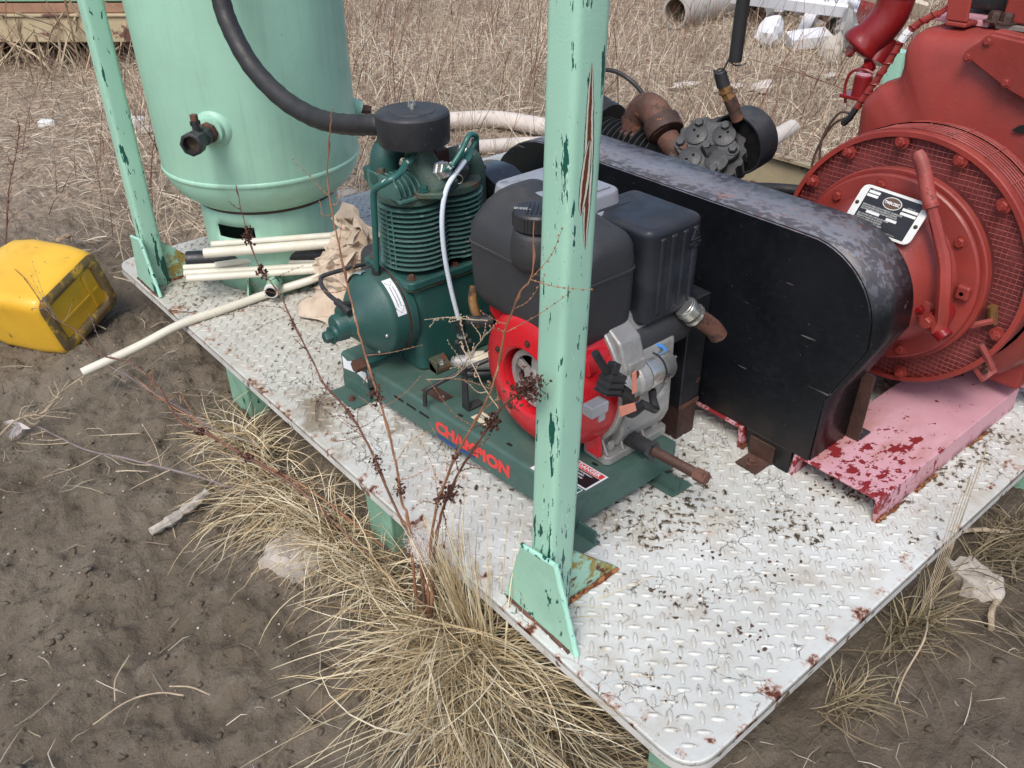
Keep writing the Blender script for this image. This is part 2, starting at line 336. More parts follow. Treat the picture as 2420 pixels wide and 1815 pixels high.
M['engine_red'] = paint('dull_red_engine_paint', (.25, .034, .026), .42, .18, 4, (((.42, .20, .17), 130, .70, (1, 1, 1), .03), ((.10, .02, .018), 40, .73, (1, 1, 1), .015)), dust=.3, dustc=(.42, .13, .095), grime=.45, grimec=(.14, .014, .012), gs=6, bump=.16, bs=200)
M['engine_red_dark'] = paint('dark_red_gloss', (.20, .010, .012), .22, .12, 6, (((.40, .22, .2), 90, .76, (1, 1, 1), .01),), grime=.3, grimec=(.05, .008, .008), gs=7, bump=.05)
M['engine_red_dusty'] = paint('dusty_red_paint', (.27, .05, .04), .5, .2, 10, (((.15, .03, .025), 26, .60, (1, 1, 1), .05), (RUST, 26, .69, (1, 1, 1), .03)), dust=.5, dustc=(.5, .22, .2), bump=.2)
M['flywheel'] = paint('dark_maroon_flywheel', (.20, .045, .045), .5, .3, 8, (), dust=.3, dustc=(.2, .06, .06))
def pink_mat():
    t = NT('faded_pink_paint'); n1 = t.noise(3, 6, .62); x = t.pos(0)
    col = t.mix(t.map(n1, .3, .7), (.52, .265, .31), (.63, .37, .42)); front = t.map(x, 1.22, .90)
    sc = t.mul(t.map(t.noise(6, 7, .68, (.5, 1.6, 1)), .40, .62), t.map(x, 1.30, 1.02)); col = t.mix(t.mul(sc, .75), col, (.40, .175, .135))
    c = t.math('ADD', t.noise(13, 6, .66, (1, 1.3, 1)), t.mul(front, .10)); f = t.math('ADD', t.noise(50, 5, .66, (1, 1.3, 1), (2, 0, 0)), t.mul(front, .10))
    m1 = t.math('MAXIMUM', t.map(c, .625, .632), t.map(f, .66, .67)); col = t.mix(m1, col, (.21, .016, .020))
    br = t.map(t.math('ADD', t.noise(8, 6, .66, (.6, 1.8, 1), (5, 5, 0)), t.mul(front, .08)), .68, .72); col = t.mix(t.mul(br, .8), col, (.17, .115, .075))
    low = t.mul(t.map(t.pos(2), .03, .004), t.map(t.noise(18, 6, .7), .40, .6)); col = t.mix(t.mul(low, .8), col, RUST)
    return t.done(col, .58, 0, t.bump(t.math('SUBTRACT', 1, m1), .6, .0015, t.bump(t.noise(120, 3), .15, .003)))
M['pink'] = pink_mat()
M['pink_dark'] = paint('pink_rust_edge', (.52, .22, .26), .6, .2, 6, (((.20, .02, .025), 12, .52, (1, 1, 1), .02), (RUSTO, 18, .64, (1, 1, 1), .03)), bump=.2)
def guard_mat():
    t = NT('black_guard_paint'); up = t.map(t.nrm(2), .15, .8)
    base = t.mix(t.map(t.noise(5, 5), .3, .7), (.0045, .0055, .0075), (.009, .010, .013))
    ch = t.map(t.noise(62, 6, .62, (1, .7, 1), (1, 1, 1)), t.map(t.nrm(2), .80, .97, .50, .30), t.map(t.nrm(2), .80, .97, .57, .50)); chalk_and_sheen = t.mix(t.map(t.noise(5, 5), .3, .7), (.16, .165, .19), (.25, .255, .285))  # upper faces greyed: mottled chalking plus sky sheen put into the colour
    col = t.mix(t.mul(up, t.map(ch, 0, 1, .42, .95, False)), base, chalk_and_sheen)
    v = t.n('ShaderNodeTexNoise'); v.noise_dimensions = '3D'; t.l(t.co((60, 34, 60)), v.inputs['Vector']); v.inputs['Scale'].default_value = 1; v.inputs['Detail'].default_value = 2; v.inputs['Distortion'].default_value = 1.4
    scr = t.mul(t.map(t.math('ABSOLUTE', t.math('SUBTRACT', v.outputs['Fac'], .5)), .022, .006), t.map(t.noise(7, 5, .6, (1, 1, 1), (3, 3, 3)), .40, .56)); col = t.mix(t.mul(t.mul(scr, up), .8), col, (.16, .07, .045))
    rs = t.mul(t.map(t.noise(9, 6, .65, (1, 1, 1), (6, 2, 1)), .63, .70), up); col = t.mix(t.mul(rs, .7), col, (.32, .13, .08))
    spk = t.map(t.noise(140, 2, .5), .74, .76); col = t.mix(t.mul(spk, .5), col, (.25, .22, .2))
    sd_ = t.map(t.noise(70, 2, .4, (1, .08, 1), (0, 0, 4)), .735, .75); col = t.mix(t.mul(sd_, .5), col, (.22, .21, .21))
    low = t.mul(t.map(t.pos(2), .2, .05), t.map(t.noise(11, 6), .35, .65)); col = t.mix(t.mul(low, .55), col, (.035, .024, .018))
    return t.done(col, t.map(ch, 0, 1, .34, .46, False), 0, t.bump(t.noise(60, 4), .05, .003), .32)
M['guard'] = guard_mat()
M['black_steel'] = paint('black_steel', (.014, .015, .018), .42, .3, 10, ((RUST, 20, .66, (1, 1, 1), .03),), dust=.35, dustc=(.12, .12, .13), bump=.15)
M['black_gloss'] = paint('black_gloss_sheet', (.008, .009, .012), .22, .3, 10, (((.12, .12, .13), 60, .72, (1, 1, 1), .02),), dust=.15, dustc=(.12, .12, .13))
M['black_iron'] = paint('black_cast_iron', (.014, .015, .016), .5, .3, 10, (((.06, .055, .05), 40, .64, (1, 1, 1), .05),), dust=.15, dustc=(.10, .095, .09), bump=.3)
M['grey_iron'] = paint('grey_head_iron', (.036, .037, .039), .5, .2, 12, (), dust=.2, dustc=(.12, .115, .11), grime=.4, grimec=(.02, .02, .02), gs=14, bump=.25)
M['teal_dusty'] = paint('dusty_teal_casting', (.040, .078, .060), .6, .25, 10, (((.13, .075, .04), 14, .56, (1, 1, 1), .10), (RUST, 22, .66, (1, 1, 1), .05)), dust=.4, dustc=(.13, .12, .085), bump=.4, bs=240)
M['rust'] = paint('rusty_iron', (.095, .04, .026), .7, .4, 14, (((.035, .02, .016), 24, .55, (1, 1, 1), .1), ((.26, .10, .045), 30, .62, (1, 1, 1), .06)), dust=.3, dustc=(.22, .14, .10), bump=.5, bs=110)
M['rust_dark'] = paint('dark_rusty_iron', (.05, .022, .016), .65, .4, 14, ((RUSTO, 40, .66, (1, 1, 1), .06),), dust=.3, dustc=(.2, .14, .10), bump=.4)
M['rust_orange'] = paint('orange_rust_crust', (.30, .135, .05), .9, .4, 30, ((RUST, 60, .46, (1, 1, 1), .08), ((.5, .36, .2), 80, .62, (1, 1, 1), .05)), bump=.8, bs=90)
M['brass'] = paint('tarnished_brass', (.20, .105, .035), .5, .3, 12, (((.07, .035, .02), 20, .55, (1, 1, 1), .1),), bump=.2, metal=.3)
M['black_fit'] = paint('black_fitting', (.022, .023, .025), .45, .3, 14, (), dust=.35, dustc=(.12, .11, .1), bump=.2)
M['white_plastic'] = paint('yellowed_white_tube', (.66, .63, .53), .4, .08, 4, (((.45, .38, .24), 16, .62, (1, 1, 1), .1),), grime=.3, grimec=(.42, .36, .22), gs=6, bump=.03)
M['clear_hose'] = paint('milky_clear_hose', (.62, .68, .76), .25, .05, 10, ())
M['decal_white'] = paint('decal_white', (.78, .80, .82), .45, .03, 10, ()); M['decal_cream'] = paint('decal_cream', (.62, .56, .42), .5, .06, 20, (), grime=.3, grimec=(.4, .32, .2))
M['print_red'] = paint('print_red', (.66, .045, .04), .45, .06, 30, (((.06, .12, .1), 80, .70, (1, 1, 1), .02),)); M['print_blue'] = paint('print_blue', (.02, .05, .20), .45, .06, 30, ())
M['print_black'] = paint('print_black', (.012, .012, .013), .45, .06, 30, ()); M['print_green'] = paint('print_green', (.01, .16, .11), .45, .05, 20, ())
M['plate_dark'] = paint('plate_dark', (.018, .018, .02), .4, .2, 20, (((.2, .2, .2), 90, .72, (1, 1, 1), .02),)); M['plate_white'] = paint('plate_white', (.66, .66, .63), .4, .08, 15, (((.2, .16, .12), 50, .68, (1, 1, 1), .03),))
M['plate_brown'] = paint('plate_brown', (.10, .055, .035), .45, .1, 20, ())
M['print_grey'] = paint('print_grey', (.42, .42, .40), .45, .1, 60, ())
M['blue'] = paint('blue_plastic', (.06, .25, .62), .4, .05, 10, ()); M['salmon'] = paint('salmon_tape', (.72, .27, .18), .5, .08, 20, (), grime=.2)
def can_mat():
    t = NT('yellow_can_plastic'); col = t.mix(t.map(t.noise(4, 5), .3, .7), (.66, .37, .028), (.74, .45, .04))
    g = t.map(t.noise(9, 7, .65), .52, .72); col = t.mix(t.mul(g, .4), col, (.45, .22, .03))
    sp = t.map(t.noise(26, 6, .62, (1, 1, 1), (2, 1, 1)), .65, .70); col = t.mix(t.mul(sp, .8), col, (.13, .085, .045))
    return t.done(col, .38, 0, t.bump(t.noise(110, 3), .05, .003))
def can_bottom():
    t = NT('muddy_yellow_plastic'); col = t.mix(t.map(t.noise(8, 5), .3, .7), (.58, .33, .03), (.68, .42, .05))
    g = t.map(t.noise(15, 8, .68), .36, .50); col = t.mix(t.mul(g, .9), col, (.125, .092, .058)); return t.done(col, t.map(g, 0, 1, .4, .8, False), 0, t.bump(g, .4, .004))
M['can'] = can_mat(); M['can_mud'] = can_bottom()
M['mud_smear'] = paint('dried_mud_smear', (.12, .088, .055), .85, .3, 20, (((.58, .33, .03), 26, .60, (1, 1, 1), .04),), bump=.6, bs=60)
def sack_mat():
    t = NT('tan_sack'); col = t.mix(t.map(t.noise(7, 6), .3, .7), (.44, .35, .26), (.58, .48, .38)); w = t.map(t.noise(40, 5, .7, (1, 1, .3)), .5, .7)
    col = t.mix(t.mul(w, .4), col, (.26, .17, .11)); return t.done(col, .8, 0, t.bump(t.noise(60, 6, .7), .5, .004))
M['sack'] = sack_mat()
def mud_mat():
    t = NT('mud'); n1 = t.noise(1.6, 7, .62); n2 = t.noise(11, 8, .68); n3 = t.noise(60, 6, .7)
    col = t.mix(t.map(n1, .3, .7), (.138, .110, .078), (.215, .178, .132)); col = t.mix(t.mul(t.map(n2, .5, .75), .55), col, (.275, .245, .20)); col = t.mix(t.mul(t.map(n3, .55, .72), .6), col, (.075, .058, .045))
    col = t.mix(t.mul(t.map(t.noise(130, 3, .6), .66, .72), .7), col, (.32, .27, .2))
    pit = t.map(t.voro(34), .26, .08); pm = t.mul(pit, t.map(t.noise(9, 3), .5, .6)); col = t.mix(t.mul(pm, .6), col, (.04, .03, .024))  # shade in the pits painted into the mud colour
    # straw-covered ground beyond the skid
    y = t.pos(1); x = t.pos(0); d = t.math('ADD', t.math('MULTIPLY', x, .9), t.math('MULTIPLY', y, .55)); d = t.math('ADD', d, t.mul(t.math('SUBTRACT', n1, .5), 1.6))
    fld = t.map(d, 1.6, 3.0); straw = t.mix(t.map(t.noise(26, 7, .72), .35, .65), (.19, .14, .10), (.47, .37, .275)); col = t.mix(t.mul(fld, .9), col, straw)
    wet = t.mul(t.map(x, .15, .4), t.map(y, .3, .0)); col = t.mix(t.mul(wet, .45), col, (.075, .056, .04))
    nm = t.bump(n2, .8, .035); nm = t.bump(n3, .9, .011, nm); nm = t.bump(t.math('SUBTRACT', 1, pm), .6, .008, nm)
    return t.done(col, t.map(wet, 0, 1, .92, .68, False), 0, nm, .3)
M['mud'] = mud_mat()
def straw_mat(name, rough=.75):
    t = NT(name); a = t.n('ShaderNodeAttribute', attribute_name='tint'); t.b.inputs['Subsurface Weight'].default_value = 0
    return t.done(a.outputs['Color'], rough, 0, None, .3)
M['straw'] = straw_mat('dry_straw')
M['stem_red'] = paint('red_brown_stem', (.13, .055, .034), .6, .3, 25, (((.30, .17, .10), 40, .56, (1, 1, .3), .08),), bump=.3); M['stem_orange'] = paint('orange_stem', (.27, .125, .065), .55, .25, 20, (((.42, .30, .18), 30, .58, (1, 1, .3), .08),), bump=.2)
M['stem_grey'] = paint('grey_purple_stem', (.20, .16, .155), .65, .2, 20, (), bump=.3); M['stem_dark'] = paint('dark_brown_stem', (.075, .042, .030), .7, .3, 20, (), bump=.3)
M['stem_pale'] = paint('pale_stem', (.40, .32, .22), .7, .2, 20, (), bump=.2); M['seed'] = paint('dark_red_seed', (.072, .026, .018), .8, .4, 60, ()); M['fluff'] = paint('white_fluff', (.74, .68, .66), .9, .06, 30, ())
M['stone'] = paint('pale_stone', (.44, .40, .35), .85, .16, 9, (((.25, .21, .17), 14, .56, (1, 1, 1), .12),), grime=.4, grimec=(.2, .16, .12), bump=.7, bs=60)
M['stone_grey'] = paint('grey_stone', (.20, .18, .165), .85, .2, 14, (), bump=.5, bs=60); M['stone_tan'] = paint('tan_stone', (.34, .24, .15), .85, .2, 14, (), bump=.5, bs=60)
M['bone_wood'] = paint('bleached_wood', (.42, .385, .33), .8, .2, 14, (((.15, .12, .09), 22, .56, (1, 1, 1), .1),), bump=.7, bs=70)
M['concrete'] = paint('grey_pipe_wall', (.37, .35, .315), .8, .12, 4, (((.24, .21, .17), 7, .58, (1, 1, 1), .2),), dust=.3, dustc=(.48, .44, .38), bump=.2); M['pipe_in'] = paint('pipe_inside', (.16, .125, .09), .9, .2, 6, ())
M['pvc'] = paint('chalky_white_pipe', (.60, .54, .485), .7, .08, 6, (((.38, .30, .23), 9, .62, (1, 1, 1), .12),), grime=.25, grimec=(.36, .28, .2), bump=.1)
M['scrap_white'] = paint('white_scrap_metal', (.66, .67, .69), .5, .08, 3, (((.3, .24, .19), 9, .66, (1, 1, 1), .06),)); M['scrap_grey'] = paint('grey_scrap', (.27, .27, .265), .6, .2, 4, (), dust=.3); M['scrap_tan'] = paint('tan_scrap_board', (.50, .43, .34), .7, .1, 4, ())
M['skid_green'] = paint('far_green_steel', (.22, .40, .27), .5, .1, 2, ()); M['plank'] = paint('brown_plank', (.30, .17, .11), .8, .2, 4, (), bump=.3); M['rusty_cream'] = paint('rusty_cream_beam', (.46, .38, .24), .7, .15, 3, (((.13, .06, .05), 5, .54, (1, 1, 1), .06),), bump=.3)
M['void'] = paint('unlit_black', (.006, .006, .006), .9, .1, 4, ())
# ------------------------------------------------------------------ ground
def gz(x, y):
    """height of the mud at x, y"""
    x = np.asarray(x, float); y = np.asarray(y, float)
    near = 1 - sstep(4, 8, np.hypot(x, y))
    z = -.205 + .030 * fbm(x * .9 + 3, y * .9, 3) + .012 * fbm(x * 2.6, y * 2.6 + 9, 3)
    a, b = x * .80 - y * .6, x * .6 + y * .8                                      # the mud is smeared one way
    z = z + near * (.026 * fbm(a * 5.5 + 1, b * 3.4, 4) + .020 * np.abs(fbm(a * 9 + 7, b * 6, 4)) * 1.4)
    cl = fbm(x * 23, y * 23 + 3, 3); z = z + near * (.0150 * np.maximum(cl, -.05) + .0065 * fbm(x * 52, y * 52, 3))
    pits = np.maximum(perlin(a * 16 + 40, b * 14) - .27, 0); z = z - near * .065 * pits
    for cx, cy, rx, ry, dp in ((-.55, 1.12, .11, .05, .022), (-.30, .83, .05, .11, .02), (-.8, 1.35, .14, .05, .018), (-.56, .84, .05, .07, .016), (-.46, 1.02, .06, .04, .02)):
        q = np.hypot((x - cx) / rx, (y - cy) / ry); z = z - dp * np.exp(-q * q * 1.4) + dp * .5 * np.exp(-(q - 1.5) ** 2 * 5)
    return z + .10 * sstep(6, 14, np.hypot(x, y)) * perlin(x * .15, y * .15)
def ticks(*segs):
    out = []
    for a, b, st in segs: out += list(np.arange(a, b, st))
    return np.array(out)
far = [10 * 1.35 ** k for k in range(0, 9)]
GX = np.concatenate([-np.array(far[::-1]), ticks((-7, -1.3, .12), (-1.3, .16, .0105), (.16, 2.7, .024), (2.7, 9, .08)), np.array(far)])
GY = np.concatenate([-np.array(far[::-1]), ticks((-6, -.9, .12), (-.9, 3.5, .0115), (3.5, 6, .03), (6, 9.8, .08)), np.array(far)])
def build_ground():
    X, Y = np.meshgrid(GX, GY); Z = gz(X, Y); nx, ny = len(GX), len(GY)
    co = np.stack([X, Y, Z], -1).reshape(-1, 3)
    i = (np.arange(ny - 1)[:, None] * nx + np.arange(nx - 1)[None]).reshape(-1)
    q = np.stack([i, i + 1, i + nx + 1, i + nx], -1)
    return npmesh('ground', co, q, M['mud'])
def npmesh(name, co, quads, m, parent=None, kind=None, tint=None, smooth=True):
    me = bpy.data.meshes.new(name); k = quads.shape[1]; nf = len(quads)
    me.vertices.add(len(co)); me.vertices.foreach_set('co', np.ascontiguousarray(co, np.float32).ravel())
    me.loops.add(nf * k); me.loops.foreach_set('vertex_index', np.ascontiguousarray(quads, np.int32).ravel())
    me.polygons.add(nf); me.polygons.foreach_set('loop_start', np.arange(0, nf * k, k, dtype=np.int32)); me.polygons.foreach_set('loop_total', np.full(nf, k, np.int32))
    if smooth: me.polygons.foreach_set('use_smooth', np.ones(nf, bool))
    if tint is not None:
        at = me.attributes.new('tint', 'FLOAT_COLOR', 'POINT'); c4 = np.ones((len(co), 4), np.float32); c4[:, :3] = tint; at.data.foreach_set('color', c4.ravel())
    me.update(); me.validate(); me.materials.append(m)
    o = bpy.data.objects.new(name, me); COL.objects.link(o)
    if parent is not None: o.parent = parent; o.location = -wloc(parent)
    if kind: o['kind'] = kind
    return o
g = build_ground(); g['kind'] = 'structure'; g['label'] = 'grey brown mud with scattered straw around the skid'

# ------------------------------------------------------------------ the skid: treadplate deck, posts, gussets, legs
skid = thing('equipment_skid', 'white painted treadplate skid with mint green corner posts that carries the machines', 'skid', (1.1, 1.4, 0))
DECK = [(0, 0), (2.62, 0), (2.60, 2.9), (-.045, 2.87)]
MB().prism(rpoly(DECK, [.075, .05, .05, .09], 8), 'z', -.02, 0).build('deck_plate', M['deck'], skid, bevel=.004, seg=2)
def rim(): # the bright folded edge under the plate, a hair wider than the plate
    out = rpoly([(-.004, -.004), (2.624, -.004), (2.604, 2.904), (-.049, 2.874)], [.079, .05, .05, .094], 8); inn = rpoly([(.03, .03), (2.59, .03), (2.57, 2.87), (-.012, 2.84)], [.05, .03, .03, .06], 8); n = len(out)
    b = MB(); vs = [(*p, -.0212) for p in out] + [(*p, -.0212) for p in inn] + [(*p, -.004) for p in out] + [(*p, -.034) for p in inn]
    vs = [(*p, -.005) for p in out] + [(*p, -.026) for p in out] + [(*p, -.026) for p in inn]
    b.add(vs, [(i, (i+1) % n, (i+1) % n + n, i + n) for i in range(n)] + [(i + n, (i+1) % n + n, (i+1) % n + 2*n, i + 2*n) for i in range(n)]); return b
rim().build('deck_edge', M['deck_edge'], skid, smooth=50)
def tread():
    s = .0298; L, W, H = .0165, .0046, .0038; e = 1 / math.sqrt(2)
    prof = np.array([(-1, 0), (-.62, .72), (0, 1), (.62, .72), (1, 0), (.62, -.72), (0, -1), (-.62, -.72)])
    top = np.array([(-.72, 0), (-.35, .42), (.35, .42), (.72, 0), (.35, -.42), (-.35, -.42)])
    lv = np.concatenate([np.c_[prof * (L, W), np.zeros(8)], np.c_[top * (L, W), np.full(6, H)]])
    lv = np.concatenate([lv, np.c_[prof * (L * 1.08, W * 1.3), np.full(8, .0004)]]); lv[:8, 2] = .0011
    tri = [(14 + i, 14 + (i + 1) % 8, i) for i in range(8)] + [(14 + (i + 1) % 8, (i + 1) % 8, i) for i in range(8)] + [(0, 1, 8), (1, 9, 8), (1, 2, 9), (2, 10, 9), (2, 3, 10), (3, 11, 10), (3, 4, 11), (4, 5, 11), (5, 12, 11), (5, 6, 12), (6, 13, 12), (6, 7, 13), (7, 8, 13), (7, 0, 8), (8, 9, 13), (9, 12, 13), (9, 10, 12), (10, 11, 12)]
    N = 90; I, J = np.meshgrid(np.arange(-N, N * 2), np.arange(-N, N * 2)); I = I.ravel(); J = J.ravel()
    cx = (I + J) * s * e; cy = (J - I) * s * e; xl = -.0157 * cy
    ok = (cx > xl + .026) & (cx < 2.57) & (cy > .026) & (cy < 2.85) & (np.hypot(cx - .08, cy - .08) < np.where((cx < .08) & (cy < .08), .055, 99))
    cx, cy, par = cx[ok], cy[ok], (I + J)[ok] % 2
    d = np.where(par[:, None] == 0, np.array([[e, -e]]), np.array([[e, e]])); nrm = np.stack([-d[:, 1], d[:, 0]], -1)
    hz = RNG.uniform(.8, 1.1, len(cx)); sl = RNG.uniform(.93, 1.05, len(cx))
    co = (np.stack([cx, cy], -1)[:, None, :] + lv[None, :, 0:1] * d[:, None, :] * sl[:, None, None] + lv[None, :, 1:2] * nrm[:, None, :])
    z = lv[None, :, 2] * hz[:, None] + 0; co = np.concatenate([co, z[..., None]], -1).reshape(-1, 3)
    f = (np.arange(len(cx))[:, None, None] * 22 + np.array(tri)[None]).reshape(-1, 3)
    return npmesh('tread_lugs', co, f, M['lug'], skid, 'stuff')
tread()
def post(x0, y0, top, lean=(.013, -.016), s=.066):
    sec = rpoly([(x0, y0), (x0 + s, y0), (x0 + s, y0 + s), (x0, y0 + s)], .014, 4)
    b = MB(); n = len(sec); zs = [0.0005, top * .2, top * .4, top * .6, top]
    vs = [(p[0] + lean[0] * z, p[1] + lean[1] * z, z) for z in zs for p in sec]
    b.add(vs, [(i * n + k, i * n + (k + 1) % n, (i + 1) * n + (k + 1) % n, (i + 1) * n + k) for i in range(len(zs) - 1) for k in range(n)] + [tuple(range(n))[::-1], tuple(range((len(zs)-1)*n, len(zs)*n))])
    return b.build('post', M['post'], skid, smooth=40)
p1 = post(.032, .414, 2.0); p1['label'] = 'nearest mint green square post with a long rusty gouge'
p2 = post(-.016, 2.535, 2.0); p2['label'] = 'mint green post at the far left corner with dark green paint loss'
p3 = post(2.44, 1.13, .69, (0, 0)); p3['label'] = 'short mint green post stub just visible behind the red engine'
def gussets(p, x0, y0, s=.066, big=True):
    gx = x0 - .013
    pl = [(y0 - .094, .001), (y0 + .128, .001), (y0 + .075, .184), (y0 + s * .5 - .06, .203)]
    o = MB().prism(pl, 'x', gx, gx + .010).build('gusset', M['gusset'], p, bevel=.002)
    # rounded weld bead running up the near edge of the plate and its worn top edge
    a = Vector((gx - .0005, y0 - .094, .004)); c = Vector((gx - .0005, y0 + s * .5 - .06, .203)); d = Vector((gx - .0005, y0 + .075, .184))
    P = [a.lerp(c, i / 16) + Vector((.005, random.uniform(-.0012, .0012), 0)) for i in range(17)]
    b = MB().tube(P, [.0062 + random.uniform(-.0008, .0008) for _ in P], 8); P = [c.lerp(d, i / 8) + Vector((.005, 0, .0)) for i in range(9)]
    b.tube(P, [.0058] * 9, 8); b.build('weld_bead', M['rim_paint'], p)
    q = MB().prism([(x0 + s - .002, .001), (x0 + s + .166, .001), (x0 + s + .135, .032), (x0 + s - .002, .168)], 'y', y0 + .022, y0 + .032).build('gusset', M['gusset_rusty'], p, bevel=.0015)
    q['label'] = 'rust-stained gusset plate on the inner side of the post'
    P = [(x0 + s + .004 + .158 * i / 14, y0 + .0185 + random.uniform(-.001, .001), .004 + random.uniform(-.0015, .0015)) for i in range(15)]
    MB().tube(P, [random.uniform(.0045, .0075) for _ in P], 7, wob=.15).build('rust_seam', M['rust_orange'], p)
    P = [(gx - .001, y0 - .08 + .2 * i / 16, .003) for i in range(17)]; MB().tube(P, [random.uniform(.003, .0055) for _ in P], 7, wob=.15).build('rust_seam', M['rust'], p)
gussets(p1, .032, .414); gussets(p2, -.016, 2.535)
for (a, b_, c_, d_) in ((.018, .10, .018, .11), (-.012, .05, 1.80, 1.95), (-.0, .06, .98, 1.10), (1.5, 1.6, .02, .1), (2.45, 2.55, .05, .15), (2.4, 2.5, 2.7, 2.8)):
    b = MB(); b.bx(a, a + .008, c_, d_, -.30, -.021); b.bx(a + .0085, b_, c_ + .002, c_ + .010, -.30, -.021)
    b.build('support_leg', M['mint_dirty'], skid, bevel=.001)
MB().bx(.12, 2.5, .12, .16, -.12, -.022).bx(.12, .16, .17, 2.75, -.12, -.022).build('under_frame', M['mint_dirty'], skid)

# ------------------------------------------------------------------ pink channel rails of the red engine
def channel(y0, y1, x0, x1, label, h=.07):
    t_ = thing('channel_rail', label, 'steel channel', ((x0 + x1) / 2, (y0 + y1) / 2, 0), 'pink channel rails under the red engine')
    k = .008
    sec = [(y0 - .004, .0012), (y0 + k * .8, .0012), (y0 + k * 1.4, h - k), (y1 - k * 1.4, h - k), (y1 - k * .8, .0012), (y1 + .004, .0012), (y1, h), (y0, h)]
    MB().prism(sec, 'x', x0, x1).build('channel', M['pink'], t_, bevel=.0022)
    rb = random.Random(5)
    for a in (x0 + .002, x0 + .18, x0 + .46) if y0 < .3 else (x0 + .002,):
        for i in range(1):
            P = [(a + j * .009, y0 - .0085 + rb.uniform(-.002, .002), .004 + rb.uniform(-.001, .003)) for j in range(12 if a > x0 + .1 else 15)]
            MB().tube(P, [rb.uniform(.002, .006) for _ in P], 7, wob=.2).build('weld_rust', M['rust_orange'], t_)
    return t_
ra = channel(.143, .379, .837, 1.57, 'nearest pink steel channel with flaking paint jutting from under the black belt guard')
rb_ = channel(.534, .761, .828, 1.57, 'pink channel mostly hidden behind the lower edge of the black belt guard')
# short motor foot further right, with a slot
t_ = thing('engine_foot_plate', 'pink slotted foot plate crossing the channel rails at the right edge', 'steel plate', (1.70, .35, .07))
b = MB(); b.prism([(.06, .070), (.62, .070), (.62, .112), (.06, .112)], 'x', 1.575, 1.592); b.build('front_lip', M['pink_dark'], t_, bevel=.002)
b = MB(); b.bx(1.5925, 1.95, .06, .205, .104, .112); b.bx(1.5925, 1.95, .235, .62, .104, .112); b.bx(1.5925, 1.625, .2055, .2345, .104, .112); b.bx(1.78, 1.95, .2055, .2345, .104, .112); b.build('slotted_top', M['pink'], t_, bevel=.001)
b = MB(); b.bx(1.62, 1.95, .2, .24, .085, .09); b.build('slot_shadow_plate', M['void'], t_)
# ------------------------------------------------------------------ compressor base
base = thing('compressor_bed', 'teal steel bed channel lettered in red under the air compressor', 'machine base', (.35, 1.0, 0))
BU = Vector((-math.sin(R(4.6)), math.cos(R(4.6)), 0)); BV = Vector((math.cos(R(-.6)), math.sin(R(-.6)), 0)); BO = Vector((.254, .570, 0))
def bl(u, v, z): return BO + BU * u + BV * v + Vector((0, 0, z))
LB, WB, ZT, ZB = .925, .342, .125, .036
def base_frame():
    sec = rpoly([(0, ZB), (0, ZT), (WB, ZT), (WB, ZB), (WB - .005, ZB), (WB - .005, ZT - .005), (.005, ZT - .005), (.005, ZB)], [0, .014, .014, 0, 0, .009, .009, 0], 5)
    b = MB(); b.prism([(v, z) for v, z in sec], 'x', 0, .76, lambda q: bl(*q)); return b
base_frame().build('channel_frame', M['teal_base'], base, smooth=40)
b = MB(); b.prism(rpoly([(0, ZB - .03), (0, ZT), (WB, ZT), (WB, ZB - .03), (WB - .005, ZB - .03), (WB - .005, ZT - .005), (.005, ZT - .005), (.005, ZB - .03)], [0, .014, .014, 0, 0, .009, .009, 0], 5), 'x', .805, LB, lambda q: bl(*q))
b.prism([(.0055, ZT - .012), (.0055, ZT - .0005), (WB - .0055, ZT - .0005), (WB - .0055, ZT - .012)], 'x', .7605, .8045, lambda q: bl(*q))
b.build('left_end_frame', M['teal_base'], base, smooth=40)
b = MB(); b.prism([(.0055, ZB + .002), (.0055, ZT - .0055), (WB - .0055, ZT - .0055), (WB - .0055, ZB + .002)], 'x', .0008, .0055, lambda q: bl(*q)); b.build('end_plate', M['teal_base'], base)
def foot(u0, u1, v0, v1):
    b = MB()
    for uu0, uu1, z0, z1 in ((u0, u1, .0008, .0075),): b.prism([(v0, z0), (v1, z0), (v1, z1), (v0, z1)], 'x', uu0, uu1, lambda q: bl(*q))
    vv = (v0 + .052, v0 + .058) if v0 < .1 else (v1 - .058, v1 - .052)
    b.prism([(vv[0], .0076), (vv[1], .0076), (vv[1], ZB + .01), (vv[0], ZB + .01)], 'x', u0, u1, lambda q: bl(*q)); b.build('foot', M['teal_base'], base, bevel=.001)
foot(.80, .925, -.055, .02); foot(-.052, .03, WB - .06, WB + .012); foot(-.052, .03, -.04, .03); foot(.80, .925, WB - .02, WB + .05)
for i, (u, v) in enumerate(((.845, -.03), (-.02, WB - .015))): bolt(base, bl(u, v, .0078), (0, 0, 1), .008, M['rust'])
MB().prism([(-.06, .001), (-.01, .001), (-.01, .022), (-.06, .022)], 'x', .0, .05, lambda q: bl(*q)).build('rubber_pad', M['rust_dark'], base, bevel=.004)
